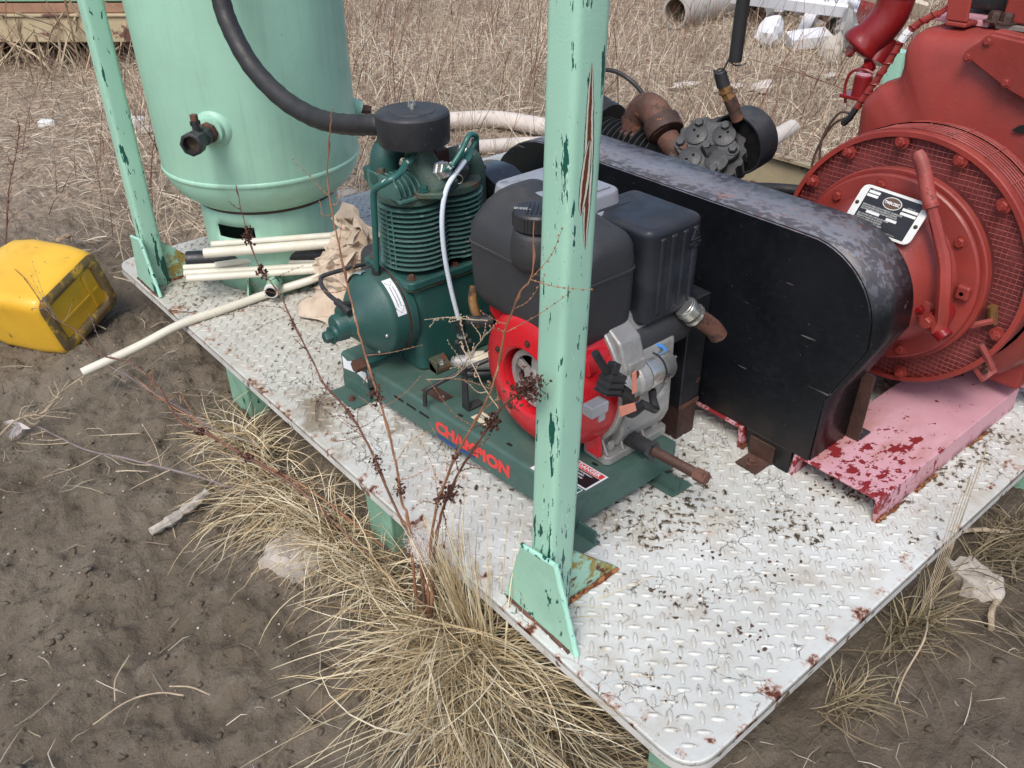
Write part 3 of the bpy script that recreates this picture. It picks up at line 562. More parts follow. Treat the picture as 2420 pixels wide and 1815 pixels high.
# lettering on the long front face (its outward normal is -BV): reads from the left end to the right end
fo = lambda u, z, d=.0008: bl(u, -d, z)
text('CHAMPION', .049, M['print_red'], base, 'lettering', fo(.355, .075), -BU, (0, 0, 1), .0003, .0026, squash=1.10)
for k, (z0, w) in enumerate(((.049, .0030), (.045, .0016))):
    P = [fo(.50 - .012 * i, z0 - .006 * math.sin(i / 13 * 3.0) + .0006 * i, .0012) for i in range(14)]; MB().tube(P, [w * (.4 + .6 * math.sin(PI * (i + .5) / 14)) for i in range(14)], 5).build('blue_swoosh', M['print_blue'], base)
MB().prism([(0, 0), (.0, .042), (.025, .034), (.05, .046), (.095, .030), (.115, .034), (.118, .001), (.07, .012)], 'z', 0, .0006, lambda q: fo(.918 - q[0], .072 + q[1], .0004 + q[2])).build('torn_sticker', M['decal_white'], base)
for u in (.655, .60, .545): MB().prism(rpoly([(0, 0), (.042, 0), (.042, .008), (0, .008)], .0039, 3), 'z', 0, .0006, lambda q: fo(u + .02 - q[0], .083 + q[1], .0003 + q[2])).build('slot', M['void'], base)
top = lambda u, v, d=.0008: bl(u, v, ZT + d)
def decal(name, m, u0, u1, v0, v1, d=.0006, th=.0004): return MB().prism([(u0, v0), (u1, v0), (u1, v1), (u0, v1)], 'z', d, d + th, lambda q: bl(q[0], q[1], ZT + q[2])).build(name, m, base)
decal('steel_tab', M['rust_dark'], .515, .60, .035, .075, .0005, .002)
for u in (.53, .585): bolt(base, top(u, .055, .0026), (0, 0, 1), .004, M['silver'], washer=False, name='rivet')
decal('cream_sticker', M['decal_cream'], .348, .41, .045, .083)
text('LOWER ROD TO\nOFF ENGINE', .0085, M['print_black'], base, 'sticker_print', top(.379, .066, .0013), -BU, BV, .0001, .0001)
decal('danger_sticker', M['decal_white'], .004, .150, .036, .109)
decal('black_panel', M['print_black'], .009, .112, .040, .0865, .0012)
decal('red_band', M['print_red'], .009, .112, .088, .105, .0012)
decal('operating_sticker', M['decal_white'], .009, .150, .004, .032); decal('green_band', M['print_green'], .011, .148, .0175, .030, .0012)
def rd(body, size, m, u, v, al='CENTER', bold=0): return text(body, size, m, base, 'sticker_print', top(u, v, .002), -BU, BV, .0001, bold, al)
rd('DANGER', .0165, M['decal_white'], .052, .0963, bold=.0004); rd('OPERATING', .0115, M['decal_white'], .05, .0236, bold=.0003); rd('UNIT', .0105, M['print_black'], .027, .0105, bold=.0003)
MB().prism([(.098, .0905), (.086, .0905), (.092, .102)], 'z', .0018, .0022, lambda q: bl(q[0], q[1], ZT + q[2])).build('warning_triangle', M['decal_white'], base)
for i, s_ in enumerate(('Air from this compressor', 'must not be inhaled.', 'Breathing this air may', 'cause serious', 'injury or death.')): rd(s_, .0080, M['decal_white'], .110, .0805 - .0092 * i, 'LEFT', .0001)
for u, v in ((.425, .028), (.245, .03), (.055, .205), (.052, .12)): MB().prism(rpoly([(u, v), (u + .018, v), (u + .018, v + .009), (u, v + .009)], .0045, 3), 'z', .0002, .0008, lambda q: bl(q[0], q[1], ZT + q[2])).build('slot', M['void'], base)
# throttle bracket, rod and actuator standing on the base
lk = thing('throttle_linkage', 'black bent rod on an upright strap beside the small engine', 'linkage', (.285, 1.01, .126))
b = MB(); b.prism(rpoly([(1.000, .1265), (1.028, .1265), (1.022, .262), (1.004, .262)], [0, 0, .008, .008]), 'x', .276, .281); b.bx(.2815, .33, 1.000, 1.028, .1265, .131); b.build('strap', M['black_fit'], lk, bevel=.0006)
MB().tube(smoothpath([(.200, 1.088, .134), (.203, 1.086, .176), (.222, 1.074, .194), (.29, 1.03, .235), (.40, .965, .285)], 5), .0062, 9).build('rod', M['cap'], lk)
bolt(lk, (.2755, 1.012, .246), (-1, 0, 0), .007, M['black_fit'])
ac = thing('air_actuator', 'cream labelled cylinder lying between pump and small engine', 'cylinder', (.40, 1.07, .18))
A0, A1 = Vector((.345, 1.135, .190)), Vector((.46, .965, .235)); dv = (A1 - A0)
b = MB(); b.lathe([(0, 0), (.018, 0), (.018, .03), (.026, .032), (.026, .19), (.02, .195), (0, .195)], A0, dv, 18); b.build('barrel', M['alu'], ac)
b = MB(); b.lathe([(.0265, .06), (.0265, .18)], A0, dv, 12, R(150), R(330)); b.build('label_sheet', M['decal_cream'], ac)
b = MB(); b.lathe([(.027, .085), (.027, .115)], A0, dv, 8, R(200), R(280)); b.lathe([(.027, .13), (.027, .16)], A0, dv, 8, R(200), R(280)); b.build('label_print', M['print_black'], ac)
MB().tube([A0 + Vector((.012, -.03, -.03)), A0 + Vector((.055, -.075, -.022))], .012, 10).tube([A0 + Vector((.055, -.075, -.022)), A0 + Vector((.075, -.098, -.018))], .008, 8).build('hose_barb', M['black_fit'], ac); bolt(ac, A0 - dv.normalized() * .001, -dv, .012, M['silver'])

# ------------------------------------------------------------------ pump
pump = thing('compressor_pump', 'teal two-cylinder air compressor pump with horizontal cooling fins and a black round intake filter', 'air compressor', (.40, 1.33, .126))
def rbox(x0, x1, y0, y1, z0, z1, r, x0t=None, x1t=None, y0t=None, y1t=None, k=5):
    lo = rpoly([(x0, y0), (x1, y0), (x1, y1), (x0, y1)], r, k); hi = rpoly([(x0 if x0t is None else x0t, y0 if y0t is None else y0t), (x1 if x1t is None else x1t, y0 if y0t is None else y0t), (x1 if x1t is None else x1t, y1 if y1t is None else y1t), (x0 if x0t is None else x0t, y1 if y1t is None else y1t)], r, k); n = len(lo)
    return [(*p, z0) for p in lo] + [(*p, z1) for p in hi], [(i, (i+1) % n, (i+1) % n + n, i + n) for i in range(n)] + [tuple(range(n))[::-1], tuple(range(n, 2*n))]
b = MB().add(*rbox(.296, .57, 1.238, 1.445, .127, .386, .03, .286, .575, 1.232, 1.448)); b.build('crankcase', M['teal'], pump, bevel=.006, seg=3)
b = MB().add(*rbox(.268, .59, 1.222, 1.458, .390, .414, .022)); b.build('crankcase_flange', M['teal'], pump, bevel=.006, seg=3)
b = MB().add(*rbox(.271, .587, 1.225, 1.455, .3865, .3898, .022)); b.build('gasket', M['teal_rusty'], pump)
for x, y in ((.292, 1.248), (.292, 1.43), (.43, 1.243), (.56, 1.25)): bolt(pump, (x, y, .4142), (0, 0, 1), .0088, M['rust'])
b = MB().prism([(1.20, .127), (1.238, .127), (1.238, .165), (1.212, .148), (1.20, .14)], 'x', .318, .372); b.bx(.318, .325, 1.2, 1.237, .127, .165); b.build('mounting_ear', M['teal_rusty'], pump, bevel=.003); bolt(pump, (.347, 1.216, .1465), (0, 0, 1), .0085, M['silver'])
C1, C2, FR = (.362, 1.325), (.478, 1.325), .094
def fin_outline(r):
    pts = []
    for k in range(25): a = R(52 + (308 - 52) * k / 24); pts.append((C1[0] + r * math.cos(a), C1[1] + r * math.sin(a)))
    for k in range(25): a = R(-128 + 256 * k / 24); pts.append((C2[0] + r * math.cos(a), C2[1] + r * math.sin(a)))
    return pts
MB().prism(fin_outline(.064), 'z', .4142, .606).build('cylinder_barrel', M['teal_gap_shade'], pump)
for i in range(13): MB().prism(fin_outline(FR + (.003 if i == 0 else 0)), 'z', .432 + i * .0134, .4347 + i * .0134).build('cooling_fin', M['teal_fin'], pump, bevel=.0008, seg=1)
b = MB()
for cx, a in ((C1[0], -70), (C1[0], -160), (C1[0], -172), (C2[0], -62), (C2[0], -25)): b.tube([(cx + .0905 * math.cos(R(a)), C1[1] + .0905 * math.sin(R(a)), z) for z in (.432, .592)], .0022, 6)
b.build('fin_rib', M['teal_fin'], pump)
# heads with upright arched fins
b = MB().prism(fin_outline(.090), 'z', .6062, .625); b.build('cylinder_head', M['teal_dusty'], pump, bevel=.003)
for i in range(6):
    x = .276 + i * .0155; hh = .680
    pr = [(1.243 + .004 * (5 - i), .6255)] + [(1.243 + .05 + .05 * math.cos(R(a)) * 1.0, .625 + (hh - .625) * math.sin(R(a))) for a in range(165, 80, -17)] + [(1.395, hh - .004), (1.395, .6255)]
    MB().prism(pr, 'x', x, x + .0045).build('head_fin', M['teal_fin'], pump, bevel=.0007, seg=1)
b = MB().bx(.272, .38, 1.240, 1.256, .6255, .634); b.build('head_ledge', M['teal_fin'], pump, bevel=.002)
# intake manifold: neck flaring down to a two-bolt flange
NK = Vector((.372, 1.30, 0))
b = MB().tube([(.372, 1.302, .752), (.374, 1.298, .722), (.379, 1.285, .690), (.388, 1.264, .655), (.394, 1.252, .634), (.395, 1.250, .627)], [.0355, .036, .040, .047, .050, .050], 22); b.build('intake_neck', M['teal_dusty'], pump, sub=1)
b = MB().prism(rpoly([(.318, 1.235), (.372, 1.188), (.468, 1.258), (.47, 1.30), (.41, 1.32), (.33, 1.29)], .022, 5), 'z', .6285, .645); b.build('intake_flange', M['teal_dusty'], pump, bevel=.005)
bolt(pump, (.342, 1.237, .646), (0, 0, 1), .0105, M['teal']); bolt(pump, (.452, 1.278, .646), (0, 0, 1), .0105, M['teal_rusty'])
b = MB().lathe([(.038, 0), (.04, .004), (.04, .012), (.036, .015)], (.372, 1.302, .738)); b.build('neck_clamp', M['rust'], pump)
b = MB().tube(smoothpath([(.318, 1.375, .63), (.318, 1.375, .672), (.322, 1.373, .705), (.34, 1.37, .728), (.375, 1.365, .732), (.43, 1.36, .72)], 4), .038, 20); b.build('discharge_elbow', M['teal'], pump)
b = MB().prism(rpoly([(.272, 1.335), (.335, 1.325), (.372, 1.42), (.28, 1.43)], .018), 'z', .640, .676); b.build('elbow_flange', M['teal'], pump, bevel=.004); bolt(pump, (.292, 1.348, .676), (0, 0, 1), .010, M['teal_rusty'])
b = MB().tube(smoothpath([(.44, 1.325, .648), (.47, 1.322, .668), (.51, 1.32, .674), (.545, 1.32, .664), (.562, 1.32, .635), (.566, 1.32, .59), (.566, 1.32, .51)], 4), .031, 20); b.build('intercooler_elbow', M['teal_dusty'], pump)
MB().lathe([(.034, 0), (.034, .03), (.026, .04)], (.566, 1.32, .475)).build('elbow_union', M['teal_rusty'], pump)
b = MB().lathe([(.016, 0), (.016, .018), (.020, .02), (.020, .05), (.014, .055), (0, .055)], (.515, 1.305, .655), (-.6, -.75, -.1), 14); b.build('relief_valve', M['black_fit'], pump)
ring = [Vector((.468, 1.262, .640)) + Vector((math.cos(a) * .8, -math.cos(a) * .6, math.sin(a))) * .012 for a in np.linspace(0, 2 * PI, 17)]; MB().tube(ring, .0016, 6, False).build('pull_ring', M['silver'], pump)
b = MB().bx(.418, .462, 1.285, 1.33, .652, .718); b.build('unloader_block', M['rust'], pump, bevel=.004)
# hex plugs of bright zinc
def plug(p, ax, r=.0215, m='silver'):
    MB().lathe([(r * 1.18, 0), (r * 1.18, .006), (r, .007), (r, .022), (r * .85, .026), (0, .026)], p, ax, 6).build('hex_plug', M[m], pump)
plug((.392, 1.232, .688), (.1, -.85, .25)); plug((.475, 1.245, .715), (.25, -.8, .35))
MB().tube([(.393, 1.212, .695), (.396, 1.196, .702), (.40, 1.19, .712)], .0095, 8).build('tube_nut', M['tube_teal'], pump)
b = MB().tube(smoothpath([(.400, 1.192, .710), (.412, 1.19, .722), (.434, 1.19, .745), (.448, 1.19, .765), (.463, 1.195, .772), (.482, 1.20, .766), (.488, 1.205, .752), (.478, 1.205, .738), (.463, 1.203, .725)], 5), .0072, 10); b.build('loop_tube', M['tube_teal'], pump)
MB().tube([(.472, 1.204, .733), (.459, 1.202, .720)], .0115, 8).tube([(.459, 1.202, .720), (.448, 1.20, .710)], .0135, 6).build('tube_nut', M['tube_teal'], pump)
b = MB().tube(smoothpath([(.452, 1.200, .714), (.436, 1.198, .702), (.412, 1.197, .683), (.386, 1.196, .657), (.369, 1.195, .615), (.362, 1.195, .56), (.365, 1.196, .48), (.378, 1.196, .385), (.394, 1.195, .30), (.401, 1.194, .266)], 6), .0066, 12); b.build('clear_hose', M['clear_hose'], pump)
b = MB().tube(smoothpath([(.318, 1.262, .722), (.29, 1.24, .716), (.262, 1.225, .708), (.24, 1.228, .700), (.231, 1.245, .688), (.229, 1.275, .670), (.229, 1.292, .645), (.231, 1.305, .55), (.234, 1.322, .46), (.236, 1.33, .425)], 6), .0083, 12); b.build('vent_tube', M['tube_teal'], pump)
MB().tube([(.345, 1.278, .725), (.333, 1.27, .7235)], .014, 16).tube([(.333, 1.27, .7235), (.308, 1.254, .720)], .0125, 6).build('tube_nut', M['teal'], pump)
MB().tube([(.2365, 1.331, .44), (.237, 1.333, .41)], .0125, 6).tube([(.237, 1.333, .41), (.238, 1.335, .398)], .010, 12).build('tube_nut', M['black_fit'], pump)
# front bearing dome
DC = (0, 1.345, .298); ax = (-1, 0, 0)
b = MB().lathe([(.124, .288), (.124, .268), (.119, .264), (.119, .222), (.1175, .2155), (.112, .208), (.105, .200), (.092, .186), (.072, .168), (.050, .150), (.040, .138), (.034, .125), (.034, .105), (.030, .098), (0, .098)], DC, (1, 0, 0), 48); b.build('bearing_dome', M['teal'], pump, smooth=30)
MB().lathe([(.1235, .2625), (.1235, .2665)], DC, (1, 0, 0), 48).build('dome_seam', M['rust_dark'], pump)
MB().lathe([(.1165, .2045), (.121, .209), (.121, .222), (.1195, .222)], DC, (1, 0, 0), 14, R(205), R(262)).build('steel_strap', M['silver'], pump)
b = MB().tube([(.128, 1.345, .283), (.09, 1.345, .278)], [.030, .021], 14); b.tube([(.15, 1.35, .325), (.118, 1.352, .33)], [.024, .02], 12); b.build('dome_boss', M['teal'], pump); bolt(pump, (.0895, 1.345, .278), (-1, 0, 0), .017, M['teal'], .02)
b = MB().tube([(.15, 1.345, .345), (.128, 1.34, .352)], .014, 8); b.tube([(.132, 1.31, .345), (.127, 1.366, .358)], .0105, 8); b.build('elbow_fitting', M['black_fit'], pump)
b = MB().tube(smoothpath([(.128, 1.37, .358), (.125, 1.40, .365), (.125, 1.435, .378), (.135, 1.455, .392), (.16, 1.455, .396), (.22, 1.45, .396), (.27, 1.452, .392)], 6), .0062, 9); b.build('crankcase_tube', M['black_fit'], pump)
def dome_pt(r_, x, ang): a = R(ang); return (x, 1.345 - r_ * math.sin(a), .298 + r_ * math.cos(a))
def dome_patch(name, m, x0, x1, a0, a1, r_=.1196, k=16):
    b = MB(); vs = [dome_pt(r_, x, a0 + (a1 - a0) * i / k) for i in range(k + 1) for x in (x0, x1)]; b.add(vs, [(2*i, 2*i+1, 2*i+3, 2*i+2) for i in range(k)]); return b.build(name, m, pump)
dome_patch('arrow_sticker', M['decal_white'], .2295, .2575, 22, 74)
def arrow_line(pts): # (x, angle) pairs
    for i in range(len(pts) - 1): pass
    return MB().tube([dome_pt(.1199, x, a) for x, a in pts], .0006, 4)
arrow_line([(.2325, 27), (.2315, 63), (.2285, 63), (.2435, 71), (.2565, 63), (.2535, 63), (.2535, 27), (.2435, 33), (.2325, 27)]).build('sticker_arrow', M['print_black'], pump)
b = MB()
for x in (.2385, .2475):
    for i in range(14): a = 35 + i * 2; b.tube([dome_pt(.12, x + random.uniform(-.001, .001), a), dome_pt(.12, x, a + 1.2)], .0011, 4)
b.build('sticker_print', M['print_black'], pump)
for a in (100, 150): bolt(pump, dome_pt(.104, .199, a), (-1, 0, 0), .005, M['silver'], washer=False)
b = MB().tube([(.298, 1.352, .152), (.17, 1.352, .152)], .0125, 14); b.build('oil_drain_pipe', M['teal'], pump); MB().tube([(.302, 1.352, .152), (.292, 1.352, .152)], .022, 16).build('drain_boss', M['teal'], pump); MB().tube([(.175, 1.352, .152), (.145, 1.352, .152)], .0185, 6).build('drain_cap', M['rust'], pump)
# intake filter
FC = (.366, 1.300, .748)
b = MB().lathe([(.0, .0), (.078, .0), (.0885, .004), (.0905, .010), (.0925, .066), (.0915, .074), (.087, .079), (.060, .081), (.058, .083), (.020, .0845), (0, .0845)], FC, (0, 0, 1), 56); b.build('filter_canister', M['black_filter'], pump, smooth=25)
b = MB().tube([(.366, 1.30, .832), (.366, 1.30, .842)], .0065, 6); b.prism([(.355, .838), (.360, .836), (.364, .842), (.362, .854), (.359, .857)], 'y', 1.2985, 1.3015); b.prism([(.377, .838), (.372, .836), (.368, .842), (.372, .850), (.376, .851)], 'y', 1.2985, 1.3015); b.build('wing_nut', M['silver'], pump)
# valve stack at the foot of the clear hose
vs_ = thing('pilot_valve', 'black brass-bodied valve stack at the foot of the clear hose', 'valve', (.40, 1.19, .13))
b = MB().tube([(.401, 1.194, .278), (.402, 1.193, .262)], .0095, 8).tube([(.402, 1.193, .262), (.403, 1.192, .240)], .0125, 6); b.tube([(.403, 1.192, .24), (.404, 1.19, .226)], .0095, 10); b.build('hose_nut', M['black_fit'], vs_)
b = MB().tube([(.404, 1.19, .226), (.406, 1.186, .13)], .0145, 10); b.tube([(.385, 1.20, .205), (.425, 1.178, .205)], .0085, 8); b.build('valve_body', M['black_fit'], vs_); MB().lathe([(.0155, 0), (.0155, .004)], (.404, 1.19, .223), n=14).build('valve_ring', M['silver'], vs_)
# belt guard of the pump
pg = thing('pump_belt_guard', 'black sheet belt guard behind the teal pump with a rusty slotted strap on top', 'belt guard', (.64, 1.2, .13))
prof = [(.70, .13), (.70, .42), (.80, .46), (1.245, .588), (1.31, .612)] + arc((1.35, .36), .253, 90, -28, 14) + [(1.50, .13)]
MB().prism(prof, 'x', .592, .70).build('guard_shell', M['black_gloss'], pg, bevel=.003)
b = MB().prism(rpoly([(.600, 1.35), (.632, 1.35), (.632, 1.47), (.600, 1.47)], .004), 'z', .6135, .6175); b.build('slotted_strap', M['rust'], pg); MB().prism(rpoly([(.610, 1.40), (.622, 1.40), (.622, 1.463), (.610, 1.463)], .005), 'z', .6178, .6183).build('strap_slot', M['void'], pg); bolt(pg, (.616, 1.415, .6185), (0, 0, 1), .011, M['rust'])
MB().bx(.588, .594, 1.33, 1.36, .60, .70).build('upright_lug', M['black_steel'], pg, bevel=.002)

t_ = thing('dark_plastic_box', 'smooth dark plastic box half hidden between the tan sack and the teal pump', 'box', (.50, 1.70, 0))
b = MB().add(*rbox(.40, .60, 1.60, 1.79, .0015, .30, .05, .42, .58, 1.62, 1.77)); b.build('box_shell', M['black_plastic'], t_, bevel=.03, seg=4)
# ------------------------------------------------------------------ small diesel engine on the compressor base
eng = thing('small_engine', 'small diesel engine with a black fuel tank, ribbed black muffler and bright red fan shroud', 'engine', (.47, .78, .126))
EC = (0, .775, .328)
b = MB().lathe([(.083, .318), (.083, .282), (.090, .277), (.118, .279), (.148, .288), (.160, .296), (.168, .31), (.186, .345), (.193, .378), (.193, .392)], EC, (1, 0, 0), 56)
b.f = [f for f in b.f if len(f) == 4]; b.build('fan_shroud', M['fan_red'], eng, smooth=35)
b = MB().prism(rpoly([(.88, .38), (.955, .43), (.955, .452), (.62, .452), (.60, .40)], .02, 5), 'x', .318, .387); b.build('shroud_top', M['fan_red'], eng, bevel=.012, seg=3)
b = MB().prism(rpoly([(.615, .1505), (.66, .1505), (.68, .21), (.625, .23)], .006), 'x', .372, .384); b.build('shroud_foot', M['fan_red'], eng, bevel=.002)
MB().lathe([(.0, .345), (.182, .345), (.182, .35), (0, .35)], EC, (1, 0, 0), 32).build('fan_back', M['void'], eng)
b = MB().lathe([(.060, .300), (.074, .300), (.076, .306), (.074, .318), (.060, .318), (.060, .300)], EC, (1, 0, 0), 36, cap=False)
for k in range(5):
    a = 2 * PI * k / 5 + .4; c = Vector((.309, EC[1] + .042 * math.cos(a), EC[2] + .042 * math.sin(a))); b.box(c, (.010, .046, .020), Matrix.Rotation(a, 3, 'X'))
b.lathe([(0, .298), (.026, .298), (.026, .32), (0, .32)], EC, (1, 0, 0), 24); b.build('starter_pulley', M['alu'], eng, bevel=.001)
for a in (25, 95, 160, 215, 300):
    bolt(eng, (.2785, EC[1] + .108 * math.cos(R(a)), EC[2] + .108 * math.sin(R(a))), (-1, 0, 0), .006, M['rust_dark'], .004)
for a in (150, 172, 197): MB().lathe([(0, 0), (.0055, 0), (.0055, .001), (0, .001)], (.2775, EC[1] + .100 * math.cos(R(a)), EC[2] + .100 * math.sin(R(a))), (-1, 0, 0), 12).build('shroud_hole', M['void'], eng)
b = MB().lathe([(.185, .388), (.2, .388), (.203, .392), (.203, .404), (.197, .405), (.197, .412), (.203, .413), (.203, .424), (.18, .43), (0, .43)], EC, (1, 0, 0), 56); b.f = [f for f in b.f if len(f) == 4]; b.build('housing_ring', M['alu'], eng, smooth=30)
b = MB().prism(rpoly([(.60, .2), (.605, .40), (.655, .50), (.93, .50), (.955, .40), (.94, .15), (.62, .15)], .03, 4), 'x', .428, .60); b.build('engine_block', M['alu'], eng, bevel=.010, seg=3)
b = MB().prism(rpoly([(.66, .50), (.60, .46), (.578, .40), (.59, .345), (.63, .34), (.66, .36)], .016, 4), 'x', .40, .47); b.build('cylinder_shoulder', M['alu'], eng, bevel=.008, seg=3)
# mounting foot with ribs
b = MB().add(*rbox(.386, .60, .600, .69, .1265, .150, .018)); b.prism([(.602, .1505), (.66, .1505), (.66, .24), (.64, .24)], 'x', .44, .447); b.prism([(.602, .1505), (.66, .1505), (.66, .245), (.645, .245)], 'x', .513, .520)
b.prism([(.606, .1505), (.66, .1505), (.66, .21), (.635, .2)], 'x', .392, .399); b.box((.475, .655, .192), (.16, .03, .085)); b.build('mounting_foot', M['alu'], eng, bevel=.003)
for x in (.415, .572): bolt(eng, (x, .625, .1505), (0, 0, 1), .0105, M['alu'], .012)
b = MB().lathe([(.020, 0), (.030, 0), (.031, .006), (.027, .010), (.018, .010), (.018, .002), (0, .002)], (.487, .632, .238), (0, -1, .25), 22); b.build('oil_filler_rim', M['alu'], eng); 
for x in (.456, .518): bolt(eng, (x, .628, .238 + (.02 if x > .5 else -.02)), (0, -1, .25), .0055, M['alu'])
b = MB().prism(rpoly([(.395, .17), (.412, .17), (.412, .19), (.395, .19)], .003), 'y', .606, .612); b.build('lug_tab', M['alu'], eng)
bolt(eng, (.60, .66, .185), (.9, -.3, 0), .012, M['silver'], .02)
# starter motor and solenoid
st = (0, .598, .352)
b = MB().lathe([(0, .395), (.030, .395), (.036, .402), (.036, .44), (.042, .445), (.042, .475), (.037, .478), (0, .478)], st, (1, 0, 0), 20); b.box((.44, .602, .395), (.05, .05, .035)); b.box((.43, .585, .318), (.045, .03, .03)); b.build('starter_nose', M['alu'], eng, bevel=.003)
b = MB().lathe([(0, .4785), (.040, .4785), (.0405, .482), (.0405, .486), (.0385, .488), (.0385, .556), (.036, .561), (0, .561)], st, (1, 0, 0), 30); b.build('starter_can', M['silver'], eng, smooth=30)
MB().lathe([(.0392, .518), (.0392, .524)], st, (1, 0, 0), 30).tube([(.521, .556, .352), (.521, .552, .356)], .005, 6).build('cable_tie', M['cap'], eng)
for dy, dz in ((-.016, .016), (-.02, -.014), (.005, .02)): bolt(eng, (.561, .598 + dy, .352 + dz), (1, 0, 0), .0075, M['silver'], .008, nut=.006)
b = MB().tube(smoothpath([(.558, .592, .376), (.548, .60, .398), (.53, .615, .405)], 4), .0045, 7); b.build('blue_wire', M['blue'], eng)
for dz, x in ((.03, .40), (-.034, .41)): bolt(eng, (x + .028, .573, .352 + dz), (0, -1, 0), .0085, M['rust'], .003)
b = MB().tube(smoothpath([(.45, .57, .30), (.47, .555, .285), (.495, .56, .268), (.50, .575, .285), (.50, .58, .31)], 5), .0095, 9); b.build('cable_loop', M['cap'], eng)
b = MB().tube(smoothpath([(.56, .60, .31), (.575, .60, .29), (.56, .60, .265), (.52, .60, .245)], 5), .0075, 8); b.build('cast_pipe', M['alu'], eng)
# ribbed black connector box with salmon tape
cb = Matrix.Rotation(R(24), 3, 'Y'); c = Vector((.333, .556, .412)); b = MB()
b.box(c, (.052, .034, .046), cb)
for k in (-.022, -.008, .008): b.box(c + cb @ Vector((0, 0, k)), (.057, .039, .005), cb)
b.box(c + cb @ Vector((-.012, 0, .034)), (.022, .022, .026), cb); b.build('connector_box', M['cap'], eng, bevel=.003)
b = MB().tube(smoothpath([(.36, .552, .385), (.382, .548, .36), (.39, .552, .325), (.41, .56, .298), (.45, .57, .292)], 5), .014, 10); b.build('taped_harness', M['rubber'], eng)
b = MB().tube([(.288, .565, .50), (.318, .558, .445)], .009, 9); b.build('taped_harness', M['rubber'], eng)
b = MB().prism([(0, 0), (.012, .004), (.020, -.05), (.006, -.055)], 'y', 0, .002, lambda q: (.371 + q[0], .532 + q[1], .430 + q[2])); b.prism([(0, 0), (.05, -.012), (.058, -.036), (.008, -.03)], 'y', 0, .002, lambda q: (.335 + q[0], .5305 + q[1], .362 + q[2])); b.build('salmon_tape', M['salmon'], eng)
b = MB().box((.285, .552, .372), (.05, .03, .028)); b.box((.305, .552, .345), (.02, .006, .035)); b.build('grey_regulator', M['lid'], eng, bevel=.003)
# fuel tank: long moulded box with a seam, chamfered top, raised filler neck
def loop_tank():
    # sections bottom to top: (z, inset left y, near y, x front, x back, radius)
    S = [(.452, .650, .945, .310, .458, .030), (.466, .637, .970, .296, .474, .034), (.49, .632, .988, .290, .478, .036), (.530, .630, .994, .288, .480, .036), (.607, .629, .996, .287, .480, .036), (.6085, .6265, .999, .2845, .482, .037), (.6135, .6265, .999, .2845, .482, .037), (.615, .629, .996, .287, .480, .036),
         (.650, .630, .995, .289, .479, .036), (.672, .632, .990, .302, .478, .036), (.698, .634, .982, .326, .476, .034), (.718, .640, .968, .348, .470, .032), (.730, .652, .95, .366, .458, .028), (.734, .67, .93, .385, .440, .02)]
    b = MB(); n = None; rows = []
    for z, y0, y1, x0, x1, r_ in S:
        p = rpoly([(x0, y0), (x1, y0), (x1, y1), (x0, y1)], r_, 6); n = len(p); rows.append([(a, c_, z - (.0 if z < .62 else .26 * max(0, (.82 - c_)) * (z - .62) / .11)) for a, c_ in p])
    for rw in rows: b.v += rw
    for i in range(len(rows) - 1): b.f += [(i*n+k, i*n+(k+1) % n, (i+1)*n+(k+1) % n, (i+1)*n+k) for k in range(n)]
    b.f += [tuple(range(n))[::-1], tuple(range((len(rows)-1)*n, len(rows)*n))]; return b
loop_tank().build('fuel_tank', M['black_plastic'], eng, smooth=40)
CP = (.318, .782, .682)
b = MB().tube([(CP[0], CP[1], .60), (CP[0], CP[1], .662), (CP[0] + .001, CP[1], .685), (CP[0] + .002, CP[1], .700)], [.062, .057, .052, .050], 30); b.build('filler_neck', M['black_plastic'], eng, sub=1)
b = MB().lathe([(.0, .0), (.046, .0), (.051, .002), (.051, .034), (.047, .039), (.0, .0395)], (CP[0] + .002, CP[1], .7005), (0, 0, 1), 44)
for k in range(44):
    if (k // 6) % 2 == 0: a = 2 * PI * k / 44; b.box((CP[0] + .002 + .0512 * math.cos(a), CP[1] + .0512 * math.sin(a), .718), (.004, .003, .030), Matrix.Rotation(a, 3, 'Z'))
for k in range(-2, 3): b.box((CP[0] + .002 + k * .007, CP[1] - k * .006, .7415), (.0032, .06, .003), Matrix.Rotation(R(-48), 3, 'Z'))
b.build('filler_cap', M['cap'], eng, bevel=.0008, seg=1)
text('DIESEL', .0125, M['print_grey'], eng, 'cap_lettering', (CP[0] - .022, CP[1] + .02, .7405), (.62, -.78, 0), (.78, .62, 0), .0006, 0)
# grey lid behind the tank
b = MB().add(*rbox(.372, .585, .775, 1.02, .655, .722, .03, .38, .577, .783, 1.01)); b.build('air_cleaner_lid', M['lid'], eng, bevel=.008, seg=3)
b = MB().add(*rbox(.40, .56, .80, .93, .7225, .727, .01)); b.build('lid_rib', M['lid'], eng, bevel=.002); MB().bx(.374, .60, .76, .774, .55, .69).build('side_bracket', M['lid'], eng, bevel=.006)
b = MB().bx(.40, .60, .70, 1.0, .50, .654); b.build('cylinder_head_cover', M['alu'], eng, bevel=.01)
b = MB().tube([(.59, .735, .60), (.59, .735, .665)], .015, 8); b.tube([(.555, .715, .60), (.555, .715, .672)], .013, 8); b.build('head_stud', M['rust_dark'], eng); bolt(eng, (.59, .735, .665), (0, 0, 1), .014, M['silver'], .012)
